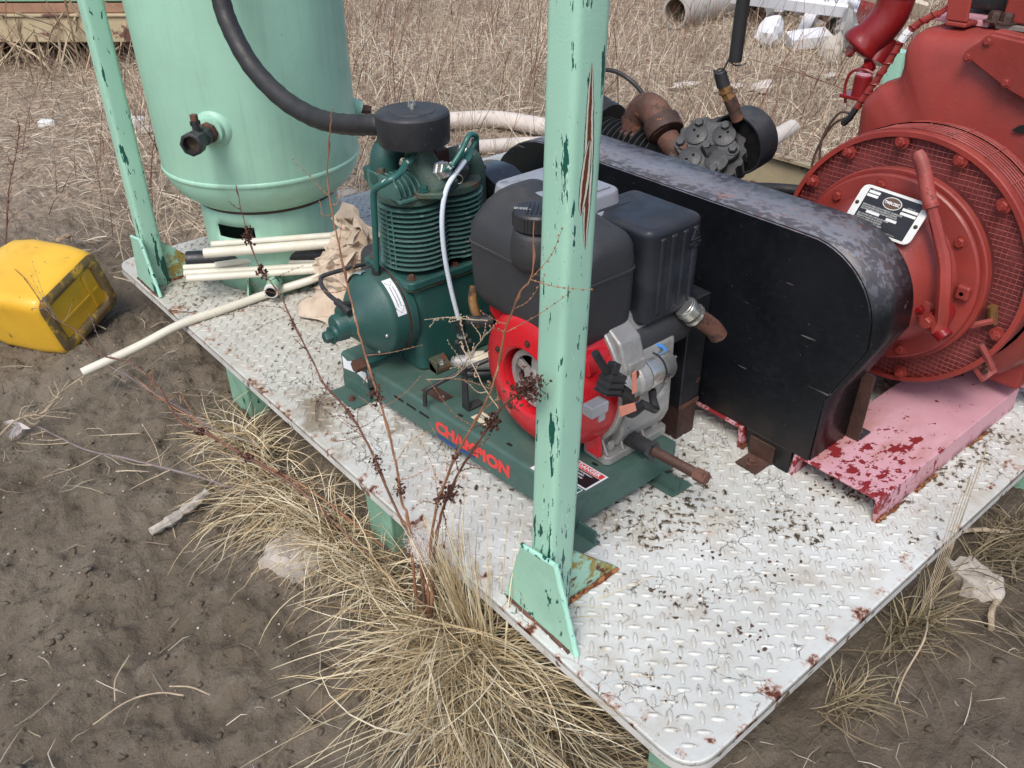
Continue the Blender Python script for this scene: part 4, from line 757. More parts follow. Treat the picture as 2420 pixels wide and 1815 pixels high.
# muffler box with vertical ribs on the face towards -Y
mf = MB().add(*rbox(.486, .668, .612, .83, .458, .690, .030)); mo = mf.build('muffler_box', M['muffler'], eng, bevel=.018, seg=4)
for x, w in ((.522, .016), (.556, .020), (.594, .018), (.628, .016)): MB().bx(x, x + w, .6075, .62, .485, .668).build('muffler_rib', M['muffler'], mo, bevel=.0055, seg=3).location = (0, 0, 0)
for i, s_ in enumerate(('HOT',)): text(s_, .017, M['muffler'], mo, 'hot_lettering', (.632, .6062, .626), (1, 0, 0), (0, 0, 1), .0012, .0006)
MB().tube([(.617, .6062, .640), (.647, .6062, .640), (.632, .6062, .668), (.617, .6062, .640)], .0016, 5).build('hot_triangle', M['muffler'], mo)
for o_ in mo.children: o_.location = (0, 0, 0)
b = MB().lathe([(0, .43), (.052, .43), (.056, .436), (.056, .655), (.05, .668), (0, .668)], (0, .665, .408), (1, 0, 0), 28); b.build('air_cleaner_drum', M['black_plastic'], eng)
b = MB().tube([(.622, .612, .475), (.642, .600, .452)], .0265, 22); b.build('exhaust_clamp', M['silver'], eng, bevel=.002)
b = MB().tube([(.627, .609, .4685), (.632, .606, .4635)], .0288, 22).tube([(.645, .598, .449), (.65, .595, .444)], .0288, 22); b.build('clamp_band', M['silver'], eng)
path = smoothpath([(.642, .60, .452), (.662, .592, .434), (.684, .585, .416), (.704, .577, .396), (.716, .570, .376)], 4)
b = MB().tube(path, .0225, 20, False); b.tube(path, .0205, 20, False); b.build('exhaust_elbow', M['rust'], eng)
MB().lathe([(.0, 0), (.020, 0)], path[-5], path[-4] - path[-6], 16).build('exhaust_bore_dark', M['void'], eng)  # black disc stands in for the shade inside the pipe
# oil drain extension towards -Y
b = MB().tube([(.470, .612, .168), (.471, .590, .169)], .021, 6).tube([(.471, .590, .169), (.472, .545, .170)], .0195, 10).tube([(.472, .545, .170), (.473, .535, .170)], .025, 6); b.build('drain_coupling', M['black_fit'], eng)
MB().tube([(.473, .535, .170), (.479, .415, .174)], .0125, 14).build('drain_pipe', M['rust_dark'], eng); MB().tube([(.479, .416, .174), (.481, .384, .175)], .016, 6).build('drain_cap', M['rust'], eng)
b = MB().tube(smoothpath([(.30, .985, .49), (.29, .98, .46), (.286, .965, .43), (.29, .95, .40)], 4), .011, 9); b.build('fuel_line', M['brass'], eng); b = MB().tube([(.272, .935, .425), (.30, .92, .425)], .014, 10); b.tube([(.262, .965, .42), (.28, .93, .426)], .011, 9); b.build('throttle_knob', M['cap'], eng)

# ------------------------------------------------------------------ big black belt guard
gd = thing('belt_guard', 'long black belt guard with a scuffed grey top in front of the red engine', 'belt guard', (.92, .8, .0))
gp = [(.339, .0715), (.335, .255), (.262, .425)] + [(p[0], p[1]) for p in arc((.452, .450), .188, 178, 96, 12)] + [(.504, .638), (1.33, .640)] + arc((1.33, .365), .275, 90, -20, 12) + [(1.52, .0715)]
gp_face = gp
face = [(.385, .0715), (.385, .003), (.50, .003), (.525, .0715), ] 
b = MB().prism(gp[:1] + gp[1:] , 'x', .835, .840); b.build('face_sheet', M['guard'], gd, bevel=.0008, seg=1)
b = MB().prism([(.386, .003), (.508, .003), (.525, .071), (.386, .071)], 'x', .835, .840); b.build('face_tongue', M['guard'], gd)
b = MB(); q = gp; n = len(q); vs = [(.8402, y, z) for y, z in q] + [(1.012, y, z) for y, z in q]; b.add(vs, [(i, i + 1, i + 1 + n, i + n) for i in range(n - 1)])
o = b.build('wrapper_strip', M['guard'], gd, smooth=30); sm = o.modifiers.new('thickness', 'SOLIDIFY'); sm.thickness = .003; sm.offset = 1
b = MB().prism([(y * 1, z) for y, z in [(.345, .0715)] + gp[1:3] + [(.34, .44), (.40, .075)]], 'x', 1.012, 1.016); b.build('back_sheet', M['black_steel'], gd)
b = MB().bx(1.0, 1.006, .30, .352, .0715, .27); b.build('back_leg', M['rust_dark'], gd, bevel=.001)
b = MB().bx(.768, .833, .435, .50, .0015, .0075); b.bx(.828, .834, .43, .505, .0076, .06); b.build('anchor_bracket', M['rust_dark'], gd, bevel=.0012); bolt(gd, (.797, .468, .0078), (0, 0, 1), .0125, M['rust'], .012)
b = MB().bx(1.013, 1.06, .30, .345, .0712, .0765); b.build('clip_plate', M['black_steel'], gd, bevel=.001); bolt(gd, (1.036, .325, .0768), (0, 0, 1), .010, M['silver'], .008)
# ------------------------------------------------------------------ tiny dark box behind the small engine
t_ = thing('battery_box', 'dark box with a rusty lower edge half hidden behind the small engine', 'box', (.77, .74, .0))
b = MB().bx(.722, .80, .665, .85, .11, .43); b.build('box_shell', M['black_steel'], t_, bevel=.004); MB().bx(.7215, .802, .6635, .668, .102, .116).build('rusty_edge', M['rust'], t_, bevel=.002); MB().bx(.73, .80, .67, .85, .001, .11).build('box_stand', M['rust_dark'], t_)
# ------------------------------------------------------------------ red engine with its clutch housing
red = thing('red_engine', 'large dull red engine with a round wire mesh flywheel guard and a clutch lever', 'engine', (1.5, .45, .07))
AX = (0, .436, .456)
def yz(r_, a, x): return Vector((x, AX[1] + r_ * math.cos(R(a)), AX[2] + r_ * math.sin(R(a))))
b = MB().lathe([(.10, 1.00), (.105, 1.02), (.118, 1.03), (.150, 1.085), (.176, 1.13), (.188, 1.160), (.194, 1.172), (.236, 1.180), (.240, 1.184), (.240, 1.192), (.22, 1.194), (.22, 1.30)], AX, (1, 0, 0), 72); b.f = [f for f in b.f if len(f) == 4]; b.build('clutch_housing', M['engine_red'], red, smooth=28)
b = MB().lathe([(.236, 1.1985), (.248, 1.1985), (.251, 1.203), (.251, 1.222), (.236, 1.225)], AX, (1, 0, 0), 72); b.f = [f for f in b.f if len(f) == 4]; b.build('clutch_flange', M['engine_red'], red, smooth=28)
MB().lathe([(.221, 1.196), (.2365, 1.196)], AX, (1, 0, 0), 72).build('flange_groove', M['rust_dark'], red)
for k in range(11):
    a = 12 + k * 360 / 11
    if 290 < a < 325: continue
    bolt(red, yz(.215, a, 1.1785), (-1, 0, 0), .0115, M['engine_red'], .010)
# mesh ring: rim, wires, bolts
b = MB().lathe([(.318, 1.238), (.330, 1.238), (.332, 1.241), (.332, 1.262), (.318, 1.262)], AX, (1, 0, 0), 80); b.f = [f for f in b.f if len(f) == 4]; b.build('mesh_rim', M['engine_red'], red, smooth=28)
def mesh_wires():
    b = MB(); s = .0128; r0, r1, w = .246, .320, .0008
    for ax_ in (0, 1):
        for i in range(-25, 26):
            u = i * s + .003
            if abs(u) >= r1: continue
            o_ = math.sqrt(r1 * r1 - u * u); segs = [(-o_, o_)] if abs(u) >= r0 else [(-o_, -math.sqrt(r0*r0 - u*u)), (math.sqrt(r0*r0 - u*u), o_)]
            for s0, s1 in segs:
                m = max(2, int((s1 - s0) / .018)); pts = []
                for j in range(m + 1):
                    t = s0 + (s1 - s0) * j / m; wv = .0009 * math.sin(t * 245 + i * PI) * (1 if ax_ else -1)
                    tear = math.exp(-((u + .21 if ax_ == 0 else t + .21) ** 2 + (t + .06 if ax_ == 0 else u + .06) ** 2) / .003)
                    wv += .03 * tear
                    pts.append((1.2485 + wv, AX[1] + (u if ax_ == 0 else t) + .014 * tear, AX[2] + (t if ax_ == 0 else u) - .01 * tear))
                b.tube(pts, w, 4, False)
    return b
mesh_wires().build('wire_mesh', M['engine_red_dusty'], red, kind='stuff')
for a in (28, 53, 80, 108, 135, 197, 252, 284, 318, 350): bolt(red, yz(.305, a, 1.2435), (-1, 0, 0), .0125, M['engine_red'], .012, nut=.008)
b = MB()
for k in range(10):
    a0 = 36 * k + 6; b.lathe([(.225, 1.288), (.318, 1.288)], AX, (1, 0, 0), 5, R(a0), R(a0 + 21))
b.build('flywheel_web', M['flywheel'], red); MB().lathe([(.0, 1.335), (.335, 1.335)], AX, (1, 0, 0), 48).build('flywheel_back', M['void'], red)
b = MB()
for i in range(9): x = 1.268 + i * .0135; b.tube([yz(.333 - .0006 * i, a, x) for a in range(-40, 141, 4)], .0021, 5)
for a in range(-36, 138, 15): b.tube([yz(.3335, a, 1.262), yz(.330, a, 1.385)], .0024, 5)
b.build('guard_cage', M['engine_red_dusty'], red)
b = MB().lathe([(.322, 1.263), (.322, 1.40)], AX, (1, 0, 0), 40, R(-150), R(60)); 
b = MB().lathe([(.326, 1.263), (.329, 1.40)], AX, (1, 0, 0), 60, R(0), R(360)); b.build('inner_drum', M['flywheel'], red)
for P in (((1.236, .245, .35), (1.225, .20, .375), (1.236, .16, .40)), ((1.235, .17, .33), (1.24, .145, .30), (1.25, .13, .27))):
    MB().tube(P, .008, 6).build('bent_strip', M['engine_red_dusty'], red)
b = MB().box((1.30, .165, .235), (.07, .05, .010), Matrix.Rotation(R(38), 3, 'X')); b.build('guard_bracket', M['engine_red_dusty'], red, bevel=.001)
for dy in (-.012, .012): bolt(red, (1.29 + dy, .160 + dy * .4, .243), (0, -.6, .8), .007, M['rust'], .006)
MB().tube([(1.245, .175, .43), (1.25, .168, .40), (1.25, .165, .385)], .012, 8).build('drain_fitting', M['brass'], red)
# bell housing behind: a bulging casting
def bell():
    out = [(.62, .20), (.68, .40), (.700, .60), (.712, .785), (.672, .832), (.622, .850), (.617, .90), (.624, .950), (.596, .978), (.45, .985), (.33, .965), (.18, .91), (.04, .82), (-.03, .62), (.02, .34), (.16, .16), (.40, .10)]
    pts = rpoly(out, .045, 4); n = len(pts); c = Vector((.40, .62)); b = MB(); rows = []
    for sc_, x in ((1, 2.0), (1.0, 1.46), (.985, 1.425), (.95, 1.402), (.86, 1.388), (.6, 1.378), (.3, 1.372)): rows.append([(x, c.x + (p[0] - c.x) * sc_, c.y + (p[1] - c.y) * sc_) for p in pts])
    for r_ in rows: b.v += r_
    for i in range(len(rows) - 1): b.f += [(i*n+k, i*n+(k+1) % n, (i+1)*n+(k+1) % n, (i+1)*n+k) for k in range(n)]
    b.f += [tuple(range(n))[::-1], tuple(range((len(rows)-1)*n, len(rows)*n))]; return b
bell().build('flywheel_housing', M['engine_red'], red, smooth=60)
b = MB()
for y, z, L_, a in ((.40, .86, .11, 6), (.39, .84, .07, -10), (.385, .815, .12, 4), (.375, .79, .09, -6), (.395, .765, .06, 8)):
    P = [(1.3855 - .002, y + L_ * (i / 8 - .5) + .0, z + .006 * math.sin(i * 1.2 + a) + (i - 4) * .0012 * a / 6) for i in range(9)]; b.tube(P, [.0006 + .0026 * math.sin(PI * (i + .5) / 9) for i in range(9)], 6)
b.build('casting_mark', M['engine_red'], red)
b = MB().prism(rpoly([(.452, .950), (.40, 1.0), (.20, .985), (.20, .845), (.335, .892)], .01), 'x', 1.352, 1.372); b.build('cover_plate', M['engine_red'], red, bevel=.004)
b = MB().prism(rpoly([(.458, .948), (.40, 1.006), (.19, .99), (.19, .838), (.335, .884)], .01), 'x', 1.3725, 1.41); b.build('cover_frame', M['engine_red'], red, bevel=.006)
for y, z in ((.435, .945), (.40, .985), (.335, .905)): bolt(red, (1.351, y, z), (-1, 0, 0), .008, M['engine_red'], .006)
b = MB().prism([(.30, .80), (.285, .815), (.25, .825), (.22, .845), (.22, .83), (.25, .81), (.28, .797)], 'x', 1.37, 1.3716); b.build('torn_slot', M['void'], red)
MB().bx(1.50, 1.95, .47, .62, .985, 1.0).build('top_sheet', M['pink'], red, bevel=.003)
b = MB().tube(smoothpath([(1.47, .525, 1.16), (1.47, .528, 1.06), (1.465, .531, .995), (1.48, .532, .982), (1.56, .532, .982)], 4), .03, 4); 
b = MB().prism([(.497, 1.0), (.550, 1.0), (.566, 1.10), (.506, 1.12)], 'x', 1.440, 1.450); b.prism([(.497, .988), (.550, .988), (.550, .9995), (.497, .9995)], 'x', 1.44, 1.52); b.build('lifting_lug', M['engine_red'], red, bevel=.004)
b = MB().bx(1.50, 2.1, .30, .445, 1.0, 1.30); b.bx(1.52, 2.1, .05, .295, 1.01, 1.30); b.build('engine_block', M['engine_red'], red, bevel=.008); MB().bx(1.49, 2.1, .06, .45, .988, .9995).build('head_gasket', M['stone_grey'], red, bevel=.002)
b = MB().bx(1.56, 2.1, .452, .60, 1.01, 1.35); b.build('dark_manifold', M['black_iron'], red, bevel=.02)
for y in (.46, .43): bolt(red, (1.50, y, 1.001), (0, 0, 1), .016, M['rust_dark'], .02)
# air intake elbow
pth = smoothpath([(1.52, .727, 1.32), (1.52, .727, 1.10), (1.52, .727, 1.02), (1.515, .735, .975), (1.50, .755, .935), (1.487, .778, .905), (1.478, .79, .885)], 5)
b = MB().tube(pth, [.047] * (len(pth) - 8) + [.049, .051, .053, .053, .052, .048, .038, .02], 28); b.build('intake_elbow', M['engine_red_dark'], red)
MB().lathe([(.0485, 0), (.050, .002), (.050, .020), (.0485, .022)], (1.52, .727, 1.052), n=32).lathe([(.0485, 0), (.050, .002), (.050, .012), (.0485, .014)], (1.52, .727, 1.025), n=32).build('elbow_clamp', M['engine_red'], red)
MB().lathe([(0, 0), (.017, 0), (.019, .003), (.019, .012)], (1.462, .800, .892), (.5, -.4, -.2), 16).build('elbow_boss', M['engine_red'], red)
bolt(red, (1.49, .745, .858), (-.8, .2, -.5), .014, M['engine_red_dark'], .02); MB().tube([(1.53, .735, .92), (1.50, .742, .862)], .03, 12).build('elbow_outlet', M['engine_red_dark'], red)
# solenoid, bail wire and wrapped harness
b = MB().lathe([(0, 0), (.024, 0), (.024, .050), (.021, .053), (0, .053)], (1.47, .745, .780), n=20); b.build('solenoid', M['engine_red_dark'], red); MB().bx(1.44, 1.50, .715, .79, .770, .7795).build('solenoid_bracket', M['engine_red_dark'], red, bevel=.002)
MB().lathe([(0, 0), (.022, 0), (.022, .006), (0, .006)], (1.47, .745, .8335), n=18).build('solenoid_cap', M['pink'], red)
MB().tube(smoothpath([(1.455, .775, .755), (1.453, .785, .80), (1.455, .775, .838), (1.462, .745, .848), (1.47, .722, .842)], 5), .0042, 7).build('bail_wire', M['engine_red_dark'], red)
hp = smoothpath([(1.45, .575, 1.012), (1.447, .615, .985), (1.443, .640, .955), (1.44, .655, .918), (1.438, .672, .876), (1.437, .692, .830), (1.436, .712, .790), (1.435, .728, .755)], 6)
MB().tube(hp, .0085, 9).build('wiring_harness', M['engine_red'], red)
b = MB()
for i in range(len(hp) * 3):
    t = i / (len(hp) * 3 - 1); k = min(int(t * (len(hp) - 1)), len(hp) - 2); f = t * (len(hp) - 1) - k; p = hp[k].lerp(hp[k + 1], f); T = (hp[k+1] - hp[k]).normalized(); N = T.cross(Vector((1, 0, 0))).normalized(); B = T.cross(N); a = i * .55
    b.v.append(tuple(p + (N * math.cos(a) + B * math.sin(a)) * .0092))
pp = b.v; MB().tube(pp, .0022, 5).build('spiral_wrap', M['engine_red_dark'], red)
k = hp[10:16]; MB().tube(k, .0112, 9).build('white_tape', M['decal_white'], red)
for d in (0, .008): MB().tube(smoothpath([(1.45, .58 - d, 1.008), (1.455, .55 - d * 2, 1.035 + d), (1.465, .50, 1.055 + d), (1.48, .46, 1.075 + d)], 5), .0042, 6).build('engine_wire', M['engine_red'], red)
MB().tube([hp[-1], hp[-1] + Vector((-.004, .012, -.03)), hp[-1] + Vector((.0, .03, -.05))], .009, 7).build('harness_end', M['cap'], red)
for q in ((.79, .62, .50), (.775, .66, .56)):
    MB().tube(smoothpath([(1.436, .735, .735), (1.43, q[0], q[1] + .07), (1.42, q[0] + .03, q[2] + .09), (1.42, q[0] + .01, q[2]), (1.43, q[0] - .05, q[2] - .06)], 6), .0035, 6).build('loose_wire', M['stem_dark'], red)
# nameplate on the cone
o_, u_, v_ = Vector((1.1355, .418, .618)), Vector((-.045, -.985, -.0)), Vector((.55, .0, .55))
c0, c1, c2, c3 = Vector((1.150, .505, .655)), Vector((1.132, .337, .661)), Vector((1.076, .317, .579)), Vector((1.094, .507, .585))
u_ = ((c1 - c0) + (c2 - c3)).normalized(); v_ = ((c0 - c3) + (c1 - c2)).normalized(); v_ = (v_ - u_ * v_.dot(u_)).normalized(); w_ = u_.cross(v_)
pc = (c0 + c1 + c2 + c3) / 4 + w_ * .017
def pl(a, b_, d=0): return pc + u_ * a + v_ * b_ + w_ * d
def plate(name, m, pts, d0, d1): return MB().prism(pts, 'z', d0, d1, lambda q: pl(*q)).build(name, m, npl)
npl = MB().prism(rpoly([(-.091, -.053), (.091, -.053), (.091, .053), (-.091, .053)], [.012, .02, .02, .02], 5), 'z', 0, .0022, lambda q: pl(*q)).build('nameplate', M['plate_white'], red); npl['label'] = 'white edged black maker plate with an oval badge'
plate('plate_panel', M['plate_dark'], rpoly([(-.071, -.047), (.073, -.047), (.073, .046), (-.071, .046)], .003), .0024, .0028)
ov = [(.002 + .0245 * math.cos(R(a)), .026 + .0150 * math.sin(R(a))) for a in range(0, 360, 12)]; plate('badge_rim', M['plate_white'], ov, .003, .0034)
ov = [(.002 + .0225 * math.cos(R(a)), .026 + .0132 * math.sin(R(a))) for a in range(0, 360, 12)]; plate('badge', M['plate_brown'], ov, .0036, .004)
text('TWIN DISC', .0098, M['decal_white'], npl, 'badge_lettering', pl(.002, .0255, .0042), u_, v_, .0002, .00025, squash=.78)
for a, b_, w in ((-.053, .038, .030), (-.054, .029, .030), (.052, .022, .040), (.052, .012, .040), (-.030, -.009, .036), (.022, -.012, .028)): plate('blank_field', M['plate_white'], [(a - w/2, b_ - .0033), (a + w/2, b_ - .0033), (a + w/2, b_ + .0033), (a - w/2, b_ + .0033)], .003, .0034)
for i, (s_, z0) in enumerate((('IMPORTANT: WHEN CLUTCH IS OPERATING THE HAND LEVER', .0055), ('SHOULD SNAP OVER WHEN ADJUSTMENT IS NECESSARY', .0005), ('ADJUSTMENT: REMOVE PLATE, LOOSEN ADJUSTING LOCK', -.0045), ('AND TURN RING UNTIL LEVER REQUIRES PROPER', -.0175), ('PRESSURE TO ENGAGE THE CLUTCH FOR', -.0230), ('LUBRICATION: ADJUST FOR WEAR EVERY', -.0285), ('HOURS OF OPERATION: TO SUPPLY GREASE', -.0340))): text(s_, .0052, M['print_grey'], npl, 'plate_print', pl(-.066, z0, .003), u_, v_, .0001, .00012, 'LEFT', .72)
text('SPEC. NO.', .004, M['print_grey'], npl, 'plate_print', pl(-.053, .0435, .003), u_, v_, .0001, 0); text('MODEL NO.', .004, M['print_grey'], npl, 'plate_print', pl(.052, .028, .003), u_, v_, .0001, 0); text('RACINE, WISCONSIN', .004, M['print_grey'], npl, 'plate_print', pl(.03, -.0435, .003), u_, v_, .0001, 0)
for a, b_ in ((-.082, .004), (.083, -.006)): MB().ball(pl(a, b_, .002), .0052, 10).build('plate_screw', M['rust_dark'], npl)
# shift lever
lp = smoothpath([(1.12, .392, .782), (1.118, .366, .747), (1.112, .343, .705), (1.108, .322, .672)], 4)
MB().tube(lp, [.0115, .0155] + [.0165] * (len(lp) - 3) + [.0165], 16).build('lever_grip', M['engine_red_dusty'], red)
MB().tube(lp[-2:], .0195, 12).build('grip_collar', M['engine_red'], red)
lp = smoothpath([(1.108, .322, .672), (1.103, .285, .612), (1.098, .256, .560), (1.09, .238, .51), (1.09, .230, .470), (1.10, .226, .425), (1.105, .232, .392)], 5)
MB().tube(lp, [.0135] * 8 + [.0155] * (len(lp) - 12) + [.018, .02, .021, .02], 8).build('clutch_lever', M['engine_red'], red)
MB().tube([p + Vector((-.009, .006, .004)) for p in lp[2:-6]], .004, 6).build('lever_rib', M['engine_red_dark'], red)
b = MB().tube([(1.175, .255, .412), (1.10, .238, .402)], .028, 16); b.tube([(1.11, .265, .412), (1.10, .205, .385)], .019, 12); b.build('lever_pivot', M['engine_red_dark'], red); bolt(red, (1.092, .252, .412), (-1, 0, 0), .0145, M['engine_red'], .014)
b = MB().tube([(1.16, .285, .43), (1.10, .28, .432)], .022, 14); b.build('grease_boss', M['engine_red'], red); bolt(red, (1.098, .28, .432), (-1, 0, 0), .008, M['engine_red_dark'])
b = MB().box((1.168, .222, .475), (.02, .032, .036)); b.build('lug_block', M['engine_red'], red, bevel=.006); MB().lathe([(0, 0), (.005, 0)], (1.1575, .222, .474), (-1, 0, 0), 12).build('lug_hole', M['void'], red)
MB().bx(1.47, 1.85, .12, .22, .1125, .2).build('engine_foot', M['engine_red'], red, bevel=.01); MB().bx(1.47, 1.85, .52, .64, .1125, .22).build('engine_foot', M['engine_red'], red, bevel=.01)

# ------------------------------------------------------------------ black compressor behind the guard
bc = thing('black_compressor', 'dark cast iron compressor with rusty elbow and a black disc filter behind the belt guard', 'air compressor', (1.3, 1.25, .0))
b = MB().bx(1.15, 1.55, 1.05, 1.65, .02, .40); b.build('frame_block', M['black_iron'], bc, bevel=.02)
b = MB().lathe([(0, 1.24)] + [q for i in range(11) for q in ((.058, 1.245 + i * .024), (.092, 1.247 + i * .024), (.092, 1.2515 + i * .024), (.058, 1.2535 + i * .024))] + [(.06, 1.52), (0, 1.52)], (1.245, 0, .515), (0, 1, 0), 36); b.build('finned_cylinder', M['black_iron'], bc, smooth=30)
b = MB().ball((1.27, 1.56, .575), .085, 18, (1, .8, 1.0)); b.lathe([(.088, -.02), (.09, 0), (.088, .02)], (1.27, 1.52, .56), (0, 1, .2), 24); b.build('cylinder_dome', M['black_iron'], bc)
b = MB().tube(smoothpath([(1.255, 1.365, .52), (1.255, 1.365, .585), (1.253, 1.355, .635), (1.25, 1.325, .668), (1.243, 1.28, .665), (1.235, 1.245, .638), (1.228, 1.215, .615)], 5), .047, 24); b.build('rusty_elbow', M['rust'], bc)
b = MB().lathe([(.047, -.02), (.055, -.016), (.056, .014), (.048, .018)], (1.255, 1.365, .575), n=28); b.tube([(1.240, 1.252, .645), (1.228, 1.215, .615)], .0575, 28); b.build('elbow_collar', M['rust_dark'], bc, bevel=.004)
b = MB().tube([(1.225, 1.205, .605), (1.215, 1.165, .580), (1.205, 1.12, .556)], [.036, .034, .025], 18); b.build('rusty_neck', M['rust'], bc); bolt(bc, (1.195, 1.115, .60), (-.6, -.3, .7), .014, M['rust']); bolt(bc, (1.19, 1.15, .565), (-.6, -.3, .7), .012, M['rust_dark'])
HN = Vector((-.66, -.30, .69)).normalized(); HU = HN.cross(Vector((0, 0, 1))).normalized(); HV = HU.cross(HN) * 1.0; HC = Vector((1.225, 1.055, .612))
def hp_(a, b_, d=0): return HC + HU * a + HV * b_ + HN * d
pts = [(.088 * math.cos(R(a)) * (1 + .10 * math.cos(R(a * 6))), .088 * math.sin(R(a)) * (1 + .10 * math.cos(R(a * 6)))) for a in range(0, 360, 6)]
MB().prism(pts, 'z', -.012, .006, lambda q: hp_(*q)).build('head_plate', M['grey_iron'], bc, bevel=.003)
for a, b_ in ((-.042, .040), (.040, .034), (-.04, -.040), (.038, -.042)): MB().lathe([(.034, 0), (.034, .005), (.031, .0065), (0, .0065)], hp_(a, b_, .006), HN, 22).build('valve_cover', M['grey_iron'], bc)
for k in range(6): bolt(bc, hp_(.078 * math.cos(R(60 * k)), .078 * math.sin(R(60 * k)), .006), HN, .0135, M['grey_iron'], .014)
bolt(bc, hp_(0, 0, .006), HN, .014, M['grey_iron'], .014)
for a, b_ in ((-.05, .05), (-.032, .032), (.048, .044), (.032, .026), (.03, -.034), (.046, -.05)): MB().lathe([(0, 0), (.0045, 0)], hp_(a, b_, .0128), HN, 10).build('valve_hole', M['void'], bc)
for i in range(6): MB().prism([(.112 * math.cos(R(a)) * (1.0 if (a // 10) % 2 else .93), .112 * math.sin(R(a)) * (1.0 if (a // 10) % 2 else .93)) for a in range(0, 360, 5)], 'z', -.026 - i * .016, -.021 - i * .016, lambda q: hp_(*q)).build('head_fin', M['black_iron'], bc)
MB().tube([hp_(0, 0, -.012), hp_(0, 0, -.25)], .075, 24).build('head_barrel', M['black_iron'], bc)
DA = Vector((.97, .03, .14)).normalized(); DCn = Vector((1.305, 1.012, .612))
b = MB().lathe([(.0, .012), (.084, .012), (.086, .0), (.0915, .0), (.0925, .006), (.0925, .078), (.088, .084), (0, .084)], DCn, DA, 52); b.build('disc_filter', M['black_filter'], bc, smooth=25); MB().lathe([(0, .0115), (.0835, .0115)], DCn, DA, 48).build('disc_face', M['void'], bc)
Dside = DA.cross(Vector((0, 0, 1))).normalized(); MB().lathe([(.009, .0), (.013, .0), (.013, .010), (.009, .010)], DCn + Dside * -.048 + Vector((0, 0, .028)) * 1, DA, 16).build('disc_grommet', M['cap'], bc)
MB().tube([DCn + Vector((-.10, .04, -.02)), DCn + Vector((.02, 0, 0))], [.026, .028], 16).build('filter_stub', M['black_iron'], bc)
MB().tube([(1.33, 1.62, .60), (1.33, 1.61, .66)], .016, 10).tube([(1.33, 1.61, .665), (1.33, 1.605, .715)], .013, 10).build('safety_valve', M['brass'], bc); MB().tube([(1.33, 1.60, .59), (1.33, 1.56, .595), (1.33, 1.48, .585)], .009, 8).build('valve_link', M['rust_dark'], bc)
MB().tube(smoothpath([(1.33, 1.70, .62), (1.34, 1.66, .70), (1.36, 1.58, .72), (1.38, 1.50, .69), (1.40, 1.44, .63)], 6), .0075, 9).build('black_tube', M['rubber'], bc)
b = MB().tube([(1.288, 1.005, .690), (1.275, 1.018, .730), (1.268, 1.028, .752)], [.017, .019, .019], 12); b.build('brass_elbow', M['rust'], bc); b = MB().tube([(1.268, 1.028, .752), (1.256, 1.045, .785)], .0185, 6).tube([(1.262, 1.037, .768), (1.260, 1.040, .774)], .021, 16); b.build('brass_fitting', M['brass'], bc)
b = MB().tube([(1.256, 1.045, .785), (1.246, 1.056, .822)], [.0195, .018], 14); b.build('hose_stub', M['rubber'], bc)
MB().tube([Vector((1.246, 1.056, .824)) + Vector((.017 * math.cos(a), .017 * math.sin(a), .004 * math.sin(3 * a))) for a in np.linspace(0, 2 * PI, 17)], .003, 5).build('frayed_end', M['cap'], bc)
hh = thing('hanging_hose', 'broken black rubber hose hanging straight down above the disc filter', 'hose', (1.25, 1.02, .85))
b = MB().tube(smoothpath([(1.258, 1.018, .856), (1.256, 1.016, .93), (1.252, 1.012, 1.02), (1.25, 1.0, 1.3), (1.26, .98, 1.7)], 5), .0185, 16); b.build('hose', M['rubber'], hh)
b = MB().tube(smoothpath([(1.246, 1.03, .862), (1.243, 1.036, .845), (1.2425, 1.045, .826), (1.244, 1.05, .812)], 5), .0028, 6); b.tube(smoothpath([(1.245, 1.028, .858), (1.255, 1.015, .846), (1.27, 1.0, .848), (1.276, .994, .853)], 5), .0022, 6); b.build('cord_strand', M['cap'], hh)
# tray with hoses and edge strips further back
tr = thing('hose_tray', 'black steel tray holding loose hoses behind the belt guard', 'steel tray', (1.55, 1.0, .0))
b = MB().bx(1.04, 1.32, .55, 1.03, .02, .44); b.bx(1.322, 1.34, .50, 1.10, .02, .475); b.build('black_casing', M['guard'], tr, bevel=.003)
b = MB().bx(1.36, 1.88, .62, 1.5, .02, .22); b.build('tray_floor', M['black_steel'], tr); b = MB().bx(1.885, 1.895, .6, 1.6, .02, .405); b.bx(1.86, 1.8845, .6, 1.6, .395, .405); b.build('tray_wall', M['rusty_cream'], tr)
for k, (dy, dz) in enumerate(((0, 0), (-.05, -.03), (.03, -.05))):
    h = thing('loose_hose', ('black rubber hose lying uppermost behind the disc filter', 'black rubber hose lying lower in the tray beside the mesh guard', 'black rubber hose half hidden in the tray')[k], 'hose', (1.7, 1.1, .3), 'hoses in the tray')
    MB().tube(smoothpath([(1.45, 1.35 + dy, .30 + dz), (1.60, 1.22 + dy, .345 + dz), (1.76, 1.10 + dy, .34 + dz), (1.84, .95 + dy, .33 + dz), (1.84, .75 + dy, .29 + dz)], 6), .020 - .003 * k, 12).build('hose', M['rubber'], h)

